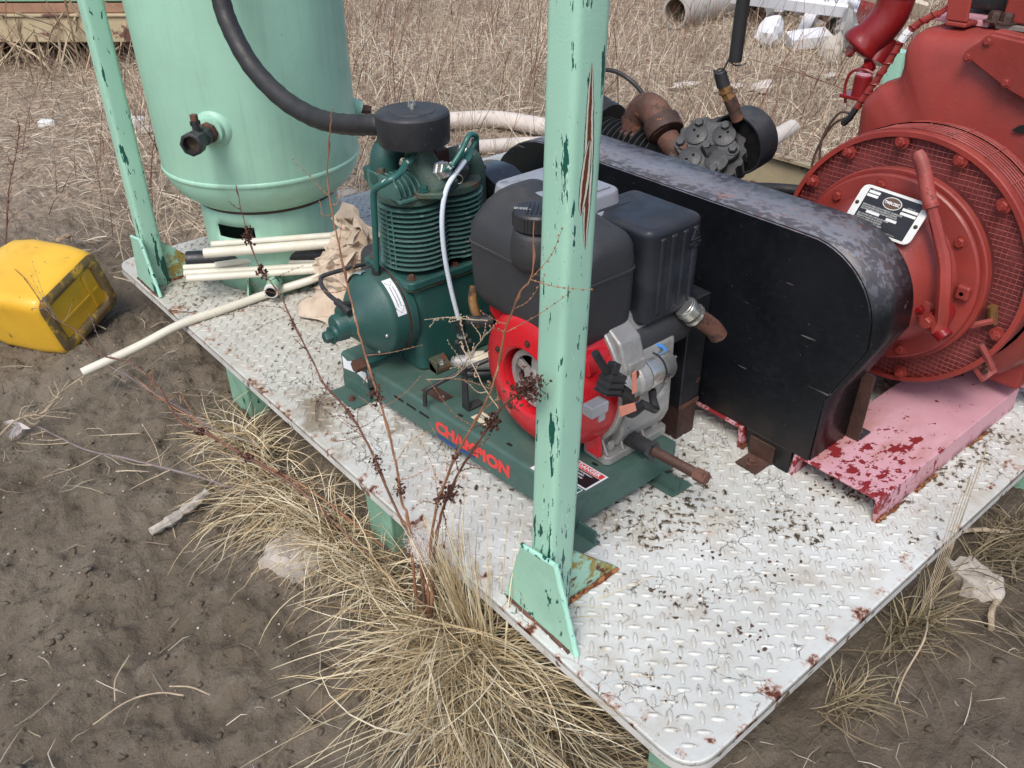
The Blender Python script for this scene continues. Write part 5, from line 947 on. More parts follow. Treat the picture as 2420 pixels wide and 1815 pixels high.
# ------------------------------------------------------------------ air receiver
TX, TY, TR = .442, 2.417, .344
tank = thing('air_tank', 'tall mint green vertical air receiver tank on a round skirt', 'air tank', (TX, TY, 0))
b = MB().lathe([(.0, .268), (.10, .272), (.20, .289), (.262, .315), (.305, .350), (.332, .392), (TR, .434), (TR, 1.9), (.30, 2.02), (.2, 2.08), (0, 2.1)], (TX, TY, 0), n=88); b.build('tank_shell', M['mint'], tank, smooth=50)
b = MB().lathe([(TR - .002, .424), (TR + .0028, .428), (TR + .0036, .434), (TR + .0028, .440), (TR - .002, .444)], (TX, TY, 0), n=88); b.build('weld_band', M['mint'], tank, smooth=60)
def skirt():
    b = MB(); r0 = .247; z1 = .308; N = 72; a0 = -PI / 2
    hole = (R(212), .095, .21, .252)     # angle, half width along the arc, z0, z1
    ang = [2 * PI * k / N for k in range(N)]; zs = [.0015, .10, .205, .252, z1]
    for z in zs: b.v += [(TX + r0 * math.cos(a), TY + r0 * math.sin(a), z) for a in ang]
    for i in range(4):
        for k in range(N):
            am = (ang[k] + PI / N); dd = abs((am - hole[0] + PI) % (2 * PI) - PI) * r0
            if i == 2 and dd < .072: continue
            b.f.append((i*N+k, i*N+(k+1) % N, (i+1)*N+(k+1) % N, (i+1)*N+k))
    return b
o = skirt().build('tank_skirt', M['mint'], tank, smooth=50); s_ = o.modifiers.new('thickness', 'SOLIDIFY'); s_.thickness = .006; s_.offset = -1
MB().lathe([(.2485, .300), (.2505, .306), (.246, .313)], (TX, TY, 0), n=72).build('skirt_seam', M['rust_dark'], tank)
vd = Vector((.19 - TX, 2.18 - TY, 0)).normalized(); vb = Vector((TX, TY, .622)) + vd * (TR - .002)
b = MB().lathe([(.062, -.004), (.055, .006), (.050, .010), (.044, .012), (.042, .030), (.034, .032), (0, .032)], vb, vd, 32); b.build('tank_nozzle', M['mint'], tank)
b = MB().lathe([(.028, .032), (.033, .034), (.033, .05), (.027, .052), (.027, .06), (0, .06)], vb, vd, 8); b.build('bushing', M['rust'], tank)
b = MB().lathe([(.028, .060), (.030, .062), (.030, .085), (.026, .088), (.026, .12), (.035, .123), (.036, .158), (.033, .160), (.026, .160), (.026, .135), (0, .135)], vb, vd, 8); b.build('valve_body', M['black_fit'], tank)
MB().lathe([(0, .1355), (.0255, .1355)], vb, vd, 16).build('valve_bore', M['pipe_in'], tank)
q = vb + vd * .105; b = MB().tube([q + Vector((0, 0, .025)), q + Vector((0, 0, .058))], .012, 10); b.box(q + Vector((0, 0, .05)) + vd * .0, (.03, .008, .012)); b.build('valve_stem', M['black_fit'], tank); MB().tube([q + Vector((0, 0, .058)), q + Vector((0, 0, .075))], .012, 6).build('stem_nut', M['rust'], tank)
b = MB().tube([(.742, 2.275, .58), (.775, 2.262, .565)], [.03, .024], 14); b.build('side_boss', M['mint'], tank); MB().tube([(.772, 2.262, .564), (.806, 2.248, .556)], .016, 8).build('side_plug', M['rust_dark'], tank)
# drain pipe at the skirt foot with its two gussets
b = MB().tube([(.33, 2.21, .066), (.262, 2.125, .056)], .025, 16); b.build('drain_pipe', M['mint_dirty'], tank); MB().tube([(.263, 2.126, .0565), (.255, 2.116, .055)], .0255, 16).build('pipe_lip', M['plate_white'], tank); MB().lathe([(0, 0), (.019, 0)], (.2535, 2.114, .0548), (-.6, -.78, -.1), 14).build('pipe_bore', M['void'], tank)
for c in ((.205, 2.215), (.30, 2.14)): MB().prism([(0, .0015), (.10, .0015), (.10, .09), (.075, .095), (.012, .012)], 'y', -.003, .003, lambda p: (c[0] + p[0] * .62 - p[1] * .78, c[1] + p[0] * .78 + p[1] * .62, p[2])).build('drain_gusset', M['mint_dirty'], tank, bevel=.001)
# big black air hose from the pump filter up the front of the tank
hs = thing('air_hose', 'thick black rubber hose curving up from the pump filter across the tank', 'hose', (.31, 1.36, .79))
hpth = smoothpath([(.325, 1.345, .785), (.304, 1.375, .789), (.285, 1.44, .778), (.268, 1.53, .768), (.257, 1.63, .768), (.236, 1.745, .797), (.219, 1.865, .862), (.212, 1.945, .950), (.215, 1.985, 1.03), (.222, 2.005, 1.2), (.235, 2.01, 1.5)], 7)
MB().tube(hpth, [.0262 + (.0009 if i % 3 == 0 else -.0002) for i in range(len(hpth))], 22).build('hose_wall', M['rubber'], hs)

# ------------------------------------------------------------------ plastic tubes lying by the tank
def rod(label, a, c, r_, m='white_plastic', group='white plastic tubes leaning on the tank foot', bend=0, name='plastic_tube', n=5):
    t = thing(name, label, 'plastic tube', a, group); A, C = Vector(a), Vector(c); P = [A.lerp(C, i / n) + Vector((0, 0, bend * math.sin(PI * i / n))) for i in range(n + 1)]
    dr = (P[1] - P[0]).normalized()
    b = MB().tube(P, r_, 14); b.build('tube_wall', M[m], t); MB().lathe([(0, -.0006), (r_ * .72, -.0006)], P[0], -dr, 12).build('tube_bore', M['pipe_in'], t); return t
rod('uppermost thin white tube of the stack', (.150, 2.30, .205), (.56, 2.04, .212), .0115)
rod('second white tube from the top, thicker than the one above it', (.114, 2.29, .186), (.55, 2.02, .192), .0175)
rod('dark grey pipe lying between the white tubes', (.098, 2.43, .118), (.56, 2.075, .128), .031, 'black_steel', 'dark pipe', name='dark_pipe')
rod('short-looking white tube crossing in front of the dark pipe', (.155, 2.325, .114), (.53, 2.11, .150), .0125)
rod('white tube whose end sticks out topmost at the left of the lower three', (.070, 2.405, .103), (.50, 2.10, .110), .0115)
rod('white tube in the middle of the lower three', (.054, 2.365, .100), (.49, 2.085, .098), .0125)
rod('lowest white tube of the stack', (.044, 2.315, .102), (.47, 2.075, .090), .0130)
t = thing('long_plastic_tube', 'long white plastic tube lying across the deck edge and overhanging the mud', 'plastic tube', (.2, 2.2, .02))
P = smoothpath([(-.386, 2.205, -.055), (-.2, 2.19, -.022), (-.05, 2.180, .0125), (.12, 2.178, .0165), (.28, 2.172, .024), (.40, 2.12, .05), (.44, 2.08, .075)], 4)
MB().tube(P, .0150, 14).build('tube_wall', M['white_plastic'], t); MB().lathe([(0, -.0006), (.011, -.0006)], P[0], P[0] - P[1], 12).build('tube_bore', M['decal_cream'], t)
# ------------------------------------------------------------------ crumpled sack between tank and pump
sk = thing('crumpled_sack', 'crumpled tan paper sack between the tank and the pump', 'sack', (.42, 1.95, 0))
def sack():
    """a paper sack stood on end and crushed: a folded sheet with sharp random creases"""
    rg = np.random.default_rng(9); nu, nv = 30, 22; b = MB(); J = rg.normal(0, 1, (nv, nu, 3))
    for j in range(nv):
        v = j / (nv - 1)
        for i in range(nu):
            a = 2 * PI * i / nu; ca, sa = math.cos(a), math.sin(a)
            rx = .060 * (1 - .25 * v) + .012 * math.sin(5 * v); ry = .135 * (1 - .35 * v) + .02 * math.sin(7 * v + 1)
            cr = abs(float(perlin(3 * ca + 9, 3 * sa + v * 7))) * .10 - .02 + abs(float(perlin(7 * ca, 7 * sa + v * 13 + 5))) * .035
            x = .44 + .05 * v + (rx + cr) * ca + .02 * math.sin(9 * v); y = 1.955 - .04 * v + (ry + cr) * sa + .015 * math.sin(11 * v + 2)
            z = .004 + .315 * v + .03 * math.sin(a * 2 + .6) * v + .018 * float(perlin(4 * ca, 4 * sa + 20)) * v * 2
            b.v.append((x + .004 * J[j, i, 0], y + .004 * J[j, i, 1], max(.004, z + .004 * J[j, i, 2])))
    for j in range(nv - 1):
        for i in range(nu):
            q = (j*nu+i, j*nu+(i+1) % nu, (j+1)*nu+(i+1) % nu, (j+1)*nu+i)
            b.f += [(q[0], q[1], q[2]), (q[0], q[2], q[3])] if (i + j) % 2 else [(q[0], q[1], q[3]), (q[1], q[2], q[3])]
    b.f.append(tuple(range((nv-1)*nu, nv*nu))); return b
sack().build('sack_body', M['sack'], sk, smooth=16)
b = MB()
for i in range(14):
    for j in range(8): u, v = i / 13, j / 7; b.v.append((.30 + .14 * v + .02 * math.sin(7 * u), 1.80 + .25 * u - .03 * v, .006 + .045 * abs(math.sin(4 * u + 5 * v)) * (.3 + v) + .10 * v * v))
b.f += [(i*8+j, i*8+j+1, (i+1)*8+j+1, (i+1)*8+j) for i in range(13) for j in range(7)]
o = b.build('sack_flap', M['sack'], sk, smooth=30); s_ = o.modifiers.new('thickness', 'SOLIDIFY'); s_.thickness = .0015
# ------------------------------------------------------------------ yellow can lying on its side
can = thing('yellow_jerrycan', 'muddy yellow plastic jerrycan lying on its side beside the skid', 'jerrycan', (-.30, 2.85, -.2))
CA = Vector((.845, .535, 0)).normalized(); CN = Vector((-.50, .866, .0)); CU = CA.cross(CN) * -1; CU = CU if CU.z > 0 else -CU
tilt = Matrix.Rotation(R(-14), 3, CN); CA2 = tilt @ CA; CU2 = tilt @ CU
CO = Vector((-.352, 2.602, -.205))
def cp(a, n_, u): return CO + CA2 * a + CN * n_ + CU2 * u
def can_sec(n_, ins, r_, w=.335, h=.262): return [cp(p[0], n_, p[1]) for p in rpoly([(ins, ins), (w - ins, ins), (w - ins, h - ins), (ins, h - ins)], r_, 6)]
secs = [can_sec(.018, .052, .02), can_sec(.004, .046, .03), can_sec(.0, .030, .035), can_sec(.008, .010, .045), can_sec(.03, .001, .05), can_sec(.09, -.004, .05), can_sec(.12, -.006, .05), can_sec(.28, -.008, .055), can_sec(.36, .0, .06), can_sec(.43, .03, .06), can_sec(.47, .07, .05), can_sec(.485, .10, .03)]
b = MB(); n = len(secs[0])
for s_ in secs: b.v += [tuple(p) for p in s_]
for i in range(len(secs) - 1): b.f += [(i*n+k, i*n+(k+1) % n, (i+1)*n+(k+1) % n, (i+1)*n+k) for k in range(n)]
b.f += [tuple(range(n))[::-1], tuple(range((len(secs)-1)*n, len(secs)*n))]
b.build('can_body', M['can'], can, smooth=60)
b = MB()
sq = lambda ins, n_, r_: [tuple(cp(p[0], n_, p[1])) for p in rpoly([(ins, ins), (.335 - ins, ins), (.335 - ins, .262 - ins), (ins, .262 - ins)], r_, 6)]
for s_ in (sq(.053, .0155, .02), sq(.0465, .001, .03), sq(.030, -.0015, .035), sq(.009, .0065, .045)): b.v += s_
b.f += [(i*n+k, i*n+(k+1) % n, (i+1)*n+(k+1) % n, (i+1)*n+k) for i in range(3) for k in range(n)]; b.build('bottom_rim', M['can_mud'], can, smooth=60)
b = MB().prism([(.053, .053), (.282, .053), (.282, .209), (.053, .209)], 'z', .0, .003, lambda q: cp(q[0], .0125 + q[2], q[1])); b.prism([(.06, .115), (.27, .115), (.27, .125), (.06, .125)], 'z', 0, .004, lambda q: cp(q[0], .0085 + q[2], q[1])); b.prism([(.225, .06), (.24, .06), (.24, .2), (.225, .2)], 'z', 0, .006, lambda q: cp(q[0], .0065 + q[2], q[1])); b.build('bottom_panel', M['can'], can, bevel=.0015)
b = MB().tube([cp(.1, .49, .12), cp(.1, .53, .12)], .03, 14); b.build('can_cap', M['can'], can)
# ------------------------------------------------------------------ far things
fb = thing('flatbed_skid', 'long green steel skid with a brown plank and rusty cream beam beyond the mud', 'steel skid', (1.0, 8.0, -.2))
def along(s0, s1, z0, z1, d0, d1, m, name, bev=.01):
    D_, N_ = Vector((.73, -.68, 0)), Vector((.68, .73, 0)); O_ = Vector((.86, 7.72, -.035)); b = MB()
    b.prism([(z0, d0), (z1, d0), (z1, d1), (z0, d1)], 'x', s0, s1, lambda q: O_ + D_ * q[0] + N_ * q[2] + Vector((0, 0, q[1]))); return b.build(name, m, fb, bevel=bev)
along(-3.5, 1.6, .02, .215, 0, .12, M['rusty_cream'], 'cream_beam'); along(-3.5, 1.6, .22, .236, -.02, .5, M['rusty_cream'], 'ledge', .003); along(-3.5, 1.6, .238, .315, .03, .5, M['plank'], 'plank'); along(-3.5, 1.6, .325, 1.0, .02, .6, M['skid_green'], 'green_side'); along(-3.5, 1.6, .316, .3245, .05, .5, M['void'], 'gap_strip', 0)
along(-3.5, 1.6, -.4, .019, .55, .75, M['void'], 'under_shadow_box', 0)  # added black box that paints the shade beneath the skid
for s_ in (-3, -1.2, 1.1): along(s_, s_ + .15, -.4, .018, .2, .5, M['mud'], 'timber_block')
def pipe(label, a, c, r_, t_, m='concrete', name='scrap_pipe', group='scrap pipes in the grass'):
    o = thing(name, label, 'pipe', a, group); A, C = Vector(a), Vector(c); d = C - A; L_ = d.length
    b = MB().lathe([(r_ - t_, 0), (r_, 0), (r_, L_), (r_ - t_, L_), (r_ - t_, 0)], A, d, 32); b.f = [f for f in b.f if len(f) == 4]; b.build('pipe_wall', M[m], o, smooth=40)
    b = MB().lathe([(r_ - t_ - .002, .02), (r_ - t_ - .002, L_ - .02)], A, d, 24); b.f = [f for f in b.f if len(f) == 4]; b.build('pipe_lining', M['pipe_in'], o); return o
pipe('big grey pipe lying with its open end towards the camera', (5.92, 5.17, -.065), (8.6, 5.35, -.06), .142, .02)
pipe('short grey pipe behind the hanging hose, open end half hidden in grass', (6.42, 4.62, -.08), (7.6, 5.0, -.08), .115, .008, 'scrap_grey')
pipe('grey pipe poking sideways from the white scrap pile', (6.95, 5.02, -.05), (7.9, 5.1, -.05), .12, .008, 'scrap_grey')
pipe('tan pipe stub with a round open end in the scrap pile', (6.32, 3.72, -.05), (6.9, 4.0, -.02), .085, .008, 'scrap_tan')
def curved_pipe(label, pts, r_, m='pvc'):
    o = thing('white_pipe', label, 'pipe', pts[0], 'white plastic pipes on the ground'); P = smoothpath(pts, 5); MB().tube(P, r_, 18).build('pipe_wall', M[m], o)
    MB().lathe([(0, -.0015), (r_ * .86, -.0015)], P[0], P[0] - P[1], 16).build('pipe_bore', M['pipe_in'], o); MB().lathe([(0, -.0015), (r_ * .86, -.0015)], P[-1], P[-1] - P[-2], 16).build('pipe_bore', M['pipe_in'], o)
curved_pipe('white pipe bending across the ground right behind the round intake filter', [(1.9, 4.15, -.145), (2.20, 4.03, -.142), (2.395, 3.925, -.14), (2.60, 3.765, -.138), (2.72, 3.45, -.138), (2.80, 3.2, -.14)], .053)
curved_pipe('white pipe lying nearer, just above the black guard end', [(2.17, 3.43, -.15), (2.33, 3.33, -.146), (2.52, 3.2, -.146), (2.7, 3.05, -.15)], .042)
curved_pipe('short white pipe just left of the finned cylinder', [(.975, 2.98, -.125), (1.06, 2.955, -.125), (1.2, 2.93, -.125), (1.5, 2.93, -.13)], .047)
curved_pipe('white pipe end sticking out right of the disc filter', [(3.36, 2.12, .02), (3.1, 2.05, .03), (2.9, 1.98, .03)], .042)
curved_pipe('thin white pipe lying on the ground beside the tank skirt', [(.92, 3.06, -.16), (1.05, 3.0, -.155), (1.3, 2.98, -.15)], .02)
def scrap(name, label, m, c, d, rot, cat='scrap', bev=.006):
    o = thing(name, label, cat, c, 'scrap pile in the grass'); Rm = Matrix.Rotation(R(rot[2]), 3, 'Z') @ Matrix.Rotation(R(rot[1]), 3, 'Y') @ Matrix.Rotation(R(rot[0]), 3, 'X')
    MB().box(c, d, Rm).build('panel', M[m], o, bevel=bev); return o
o = thing('white_sheet', 'crumpled white sheet lying in the grass left of the white board', 'sheet', (5.9, 4.1, -.15), 'scrap pile in the grass'); MB().lump((5.92, 4.08, -.10), (.27, .22, .24), 5, 14, .3).build('crumple', M['scrap_white'], o, smooth=25)
scrap('white_board', 'white rectangular board lying flat right of the crumpled sheet', 'scrap_white', (6.1, 3.82, -.13), (.34, .22, .10), (8, -6, -38), 'board')
scrap('white_beam', 'long white channel beam slanting across the top of the scrap pile', 'scrap_white', (6.1, 4.07, .12), (.98, .05, .10), (20, 4, -62), 'beam')
scrap('white_post', 'upright white post in the scrap pile, left of its twin', 'scrap_white', (6.45, 4.0, .12), (.075, .10, .62), (18, 24, 30), 'post'); scrap('white_post', 'upright white post in the scrap pile, right of its twin', 'scrap_white', (6.62, 3.86, .12), (.075, .09, .62), (12, 8, 30), 'post')
scrap('tan_board', 'tan board leaning over the white posts by the red elbow pipe', 'scrap_tan', (6.8, 3.62, .15), (.8, .05, .12), (30, 14, -50), 'board'); scrap('dark_chunk', 'dark red chunk between the white posts and the tan board', 'engine_red_dark', (6.95, 3.82, -.03), (.16, .14, .2), (10, 20, 30), 'chunk')
o = thing('crumpled_tin', 'crumpled grey tin under the tan board', 'scrap', (6.3, 3.6, -.1), 'scrap pile in the grass'); MB().lump((6.28, 3.58, -.06), (.28, .22, .26), 9, 14, .5).build('crumple', M['scrap_grey'], o, smooth=20)
o = thing('pale_rock', 'pale upright rock in front of the scrap pile', 'rock', (5.7, 3.38, -.2)); MB().lump((5.72, 3.36, -.10), (.18, .16, .26), 3, 14, .22).build('rock', M['stone'], o, smooth=25)
for i, (x, y, z, d, rot, mm, lab) in enumerate(((6.75, 4.75, -.02, (.5, .06, .16), (0, 8, 70), 'scrap_white', 'white board edge-on left of the long white beam'), (6.9, 4.35, .0, (.12, .3, .14), (20, 10, 15), 'scrap_grey', 'small grey block under the long white beam'), (7.5, 4.9, .08, (.9, .1, .1), (0, -8, -10), 'scrap_white', 'white bar lying behind the grey pipe mouth'), (6.62, 4.12, -.1, (.4, .12, .05), (0, 0, 55), 'scrap_tan', 'tan slat on the ground below the white posts'), (7.0, 4.1, .2, (.5, .04, .09), (10, 30, -75), 'scrap_white', 'short white slat tilted across the white posts'), (6.4, 3.5, -.13, (.22, .12, .07), (0, 6, 20), 'scrap_white', 'small white block right of the crumpled tin'))): scrap('scrap_piece', lab, mm, (x, y, z), d, rot)
scrap('grey_box', 'grey weathered box deep in the scrap pile', 'scrap_grey', (7.3, 4.5, -.05), (.5, .35, .3), (0, 12, 20), 'box'); scrap('white_sheet_metal', 'white panel lying tilted at the back of the scrap pile', 'scrap_white', (7.35, 4.15, .06), (.8, .5, .05), (14, -16, 10), 'panel'); scrap('white_sheet_metal', 'white panel standing near the top edge behind the red elbow pipe', 'scrap_white', (7.9, 4.0, .2), (.6, .06, .4), (0, 20, -30), 'panel')
for i, (x, y, sx, sy, sz, lab) in enumerate(((4.22, 3.58, .30, .1, .05, 'flat white scrap in the grass left of the hanging hose'), (4.42, 3.36, .24, .16, .05, 'flat white scrap in the grass just behind the hose stub'), (4.60, 3.18, .20, .15, .09, 'white lump in the grass right of the hose stub'), (5.25, 3.05, .14, .1, .04, 'small white flake in the grass near the red engine'))):
    o = thing('white_litter', lab, 'litter', (x, y, -.2), 'white litter in the grass'); MB().lump((x, y, -.165), (sx, sy, sz), i + 20, 10, .35).build('flake', M['pvc'], o, smooth=25)
for i, (x, y, s_, m, lab) in enumerate(((.88, 5.43, .17, 'plate_white', 'white scrap half buried left of the tank'), (.90, 5.17, .13, 'stone', 'pale flat stone left of the tank near the thin post'), (1.22, 3.30, .15, 'bone_wood', 'bleached wood chunk between tank and pump'), (.46, 5.86, .11, 'plate_white', 'white flat stone out on the mud beyond the yellow can'), (-.03, 3.82, .075, 'stone_tan', 'orange tan stone beyond the yellow can'), (1.30, 3.18, .06, 'stone', 'small pale stone beside the bleached wood'))):
    o = thing('ground_stone', lab, 'stone', (x, y, -.2)); MB().lump((x, y, float(gz(x, y)) + s_ * .14), (s_, s_ * .7, s_ * .45), i + 40, 12, .3).build('stone', M[m], o, smooth=25)
# near stones and debris
def slab(label, pts, z, th, m, seed, cat='rock', name='stone_slab'):
    o = thing(name, label, cat, (pts[0][0], pts[0][1], z)); rg = random.Random(seed); P = []
    for i in range(len(pts)):
        a, c = Vector(pts[i]), Vector(pts[(i + 1) % len(pts)])
        for j in range(4): P.append(tuple(a.lerp(c, j / 4) + Vector((rg.uniform(-.006, .006), rg.uniform(-.006, .006)))))
    cx = sum(p[0] for p in P) / len(P); cy = sum(p[1] for p in P) / len(P); n = len(P); b = MB()
    for k, zz in ((1, -.02), (1.0, th * .5), (.93, th), (.6, th * 1.25), (.25, th * 1.1)): b.v += [(cx + (p[0] - cx) * k, cy + (p[1] - cy) * k, z + zz + rg.uniform(-.004, .004)) for p in P]
    for i in range(4): b.f += [(i*n+k, i*n+(k+1) % n, (i+1)*n+(k+1) % n, (i+1)*n+k) for k in range(n)]
    b.f.append(tuple(range(4*n, 5*n))); b.build('slab', M[m], o, smooth=30); return o
slab('flat pale stone slab on the mud beside the dry tussock', [(-.292, 1.16), (-.255, 1.20), (-.17, 1.21), (-.135, 1.12), (-.165, 1.06), (-.245, 1.06), (-.26, 1.10)], -.188, .03, 'stone', 1)
slab('flat tan grey stone slab under the right deck edge', [(1.06, .03), (1.12, -.01), (1.10, -.10), (1.04, -.13), (1.0, -.05)], -.192, .016, 'stone', 2)
def stick(label, pts, r_, m, name='bleached_stick', cat='stick'):
    o = thing(name, label, cat, pts[0]); P = smoothpath(pts, 5); MB().tube(P, [r_ * (1 + random.uniform(-.22, .22)) for _ in P], 7, wob=.2).build('stick', M[m], o, smooth=25); return o
stick('bleached splinter of wood lying on the mud beside the tussock', [(-.465, 1.465, -.178), (-.40, 1.475, -.176), (-.33, 1.495, -.172), (-.285, 1.51, -.166)], .0135, 'bone_wood')
stick('curved pale twig on the mud at the bottom left', [(-.775, .965, -.188), (-.70, .965, -.176), (-.64, .935, -.168), (-.60, .90, -.176)], .0018, 'stem_pale', 'pale_twig', 'twig'); stick('thin upright pale twig crossing the curved twig at the bottom left', [(-.72, .985, -.178), (-.70, 1.03, -.165), (-.655, 1.07, -.16)], .0015, 'stem_pale', 'pale_twig', 'twig')
stick('forked pale twig right of the curved twig at the bottom left', [(-.615, .94, -.172), (-.58, .905, -.17), (-.555, .865, -.178)], .0017, 'stem_pale', 'pale_twig', 'twig')
stick('white root lying on the mud by the right deck edge', [(1.10, .04, -.17), (1.16, .05, -.165), (1.22, .02, -.168), (1.28, -.03, -.178)], .006, 'stem_pale', 'pale_root', 'root')
stick('brown stick on the mud right of the right deck edge', [(.93, -.15, -.185), (.97, -.13, -.18), (1.02, -.12, -.182)], .007, 'stem_pale', 'brown_stick')
fx = thing('white_feather', 'small white feather caught on a fallen stem at the left', 'feather', (-.6, 2.18, -.17)); b = MB()
for i in range(60): a = random.uniform(-.5, .5); L_ = random.uniform(.03, .065); b.tube([(-.585, 2.17, -.165), (-.585 - L_ * .6 * math.cos(a), 2.17 + L_ * .6, -.155 + L_ * .3 * math.sin(a * 3)), (-.585 - L_ * math.cos(a), 2.17 + L_ * math.sin(a) * .8 + L_ * .4, -.158 + L_ * .4 * math.sin(a * 5))], .0011, 3)
b.build('vane', M['fluff'], fx)
fx = thing('seed_fluff', 'tuft of white seed fluff caught on the stems beside the deck edge', 'fluff', (-.06, .75, .03)); b = MB(); rg = random.Random(8)
for i in range(420):
    c = Vector((-.058 + rg.gauss(0, .008), .752 + rg.gauss(0, .020), .036 + rg.gauss(0, .016))); d = Vector((rg.gauss(0, 1), rg.gauss(0, 1), rg.gauss(0, 1))).normalized() * rg.uniform(.008, .02); e = Vector((rg.gauss(0, .004), rg.gauss(0, .004), rg.gauss(0, .004))); b.tube([c - d, c + e, c + d], .00035, 3, False)
b.build('fibres', M['fluff'], fx)
# pebbles by the corner: gravel nobody would count
b = MB(); rg = random.Random(21)
for i in range(150):
    x, y = rg.uniform(-.32, .02), rg.uniform(-.05, .42); s_ = rg.uniform(.006, .020); o_ = len(b.v); b.lump((x, y, float(gz(x, y)) + s_ * .12), (s_, s_ * rg.uniform(.6, 1), s_ * .6), i, 8, .2)
for i in range(160):
    x, y = rg.uniform(-.9, -.05), rg.uniform(.5, 2.6); s_ = rg.uniform(.003, .008); b.lump((x, y, float(gz(x, y)) + s_ * .2), (s_, s_, s_ * .7), i, 6, .2)
o = b.build('gravel', M['stone'], smooth=30, kind='stuff'); o['label'] = 'small pebbles scattered on the mud near the deck corner'
b = MB()
for i in range(90):
    x, y = rg.uniform(-.35, .02), rg.uniform(-.05, .42); s_ = rg.uniform(.007, .022); b.lump((x, y, float(gz(x, y)) + s_ * .1), (s_, s_ * .8, s_ * .6), i + 300, 8, .2)
o = b.build('gravel', M['stone_tan'], smooth=30, kind='stuff'); o['label'] = 'tan pebbles scattered on the mud near the deck corner'
# crumbs and clods of the mud itself
def clods():
    protos = []
    for i in range(10): b = MB().lump((0, 0, 0), (1, 1, 1), 500 + i, 6, .38); protos.append((np.array(b.v), [f for f in b.f]))
    vs, fs, off = [], [], 0
    for i, (pv, pf) in enumerate(protos):
        n = 2100; x = RNG.uniform(-1.3, 2.4, n); y = RNG.uniform(-.85, 3.4, n); dn = fbm(x * 2.2 + 3, y * 2.2, 3); ok = ((x < -.0) | (y < -.0)) & (RNG.random(n) < np.where(x > 0, .5, 1) * np.clip(.75 + 1.2 * dn, .15, 1)); x, y = x[ok], y[ok]; n = len(x)
        s = .003 + .020 * RNG.random(n) ** 6; a = RNG.uniform(0, 6.28, n); fl = RNG.uniform(.3, .65, n); ca, sa = np.cos(a), np.sin(a); st = RNG.uniform(.7, 1.5, n)
        P = np.stack([s[:, None] * st[:, None] * (pv[None, :, 0] * ca[:, None]) - s[:, None] * pv[None, :, 1] * sa[:, None], s[:, None] * st[:, None] * pv[None, :, 0] * sa[:, None] + s[:, None] * pv[None, :, 1] * ca[:, None], s[:, None] * fl[:, None] * pv[None, :, 2]], -1)
        P += np.stack([x, y, gz(x, y) + s * .04], -1)[:, None, :]; q = np.array([f for f in pf if len(f) == 4]); vs.append(P.reshape(-1, 3)); fs.append((np.arange(n)[:, None, None] * len(pv) + q[None]).reshape(-1, 4) + off); off += n * len(pv)
    return npmesh('mud_clods', np.concatenate(vs), np.concatenate(fs), M['mud'], kind='stuff')
o = clods(); o['label'] = 'crumbly clods lying on the mud around the skid'
# mud crumbs, leaf bits on the deck
b = MB(); rg = random.Random(31)
for cx, cy, sp, n in ((.46, .33, .03, 26), (.60, .36, .035, 34), (.54, .20, .05, 30), (.33, .13, .028, 46), (.36, .26, .03, 24), (.28, .33, .02, 22), (.92, .155, .012, 46), (.22, 1.40, .05, 40), (.13, 1.42, .05, 60), (.25, 1.75, .06, 50), (.86, .30, .04, 60), (.9, .24, .03, 60)):
    for i in range(n // 2): s_ = rg.uniform(.003, .013); x = cx + rg.gauss(0, sp * .75); y = cy + rg.gauss(0, sp * .75); b.lump((x, y, .001), (s_, s_ * rg.uniform(.5, 1), s_ * .35), i, 6, .3)
o = b.build('mud_crumbs', M['stem_dark'], smooth=30, kind='stuff'); o['label'] = 'dark crumbs of dried mud scattered on the white deck'
b = MB()
for i in range(60): x, y = rg.uniform(.02, .9), rg.uniform(.05, 1.9); a = rg.uniform(0, 6.3); L_ = rg.uniform(.008, .04); b.tube([(x, y, .004), (x + L_ * .5 * math.cos(a), y + L_ * .5 * math.sin(a), .005), (x + L_ * math.cos(a + .3), y + L_ * math.sin(a + .3), .004)], .0008, 4)
o = b.build('straw_bits', M['stem_pale'], smooth=30, kind='stuff'); o['label'] = 'bits of straw lying on the white deck'

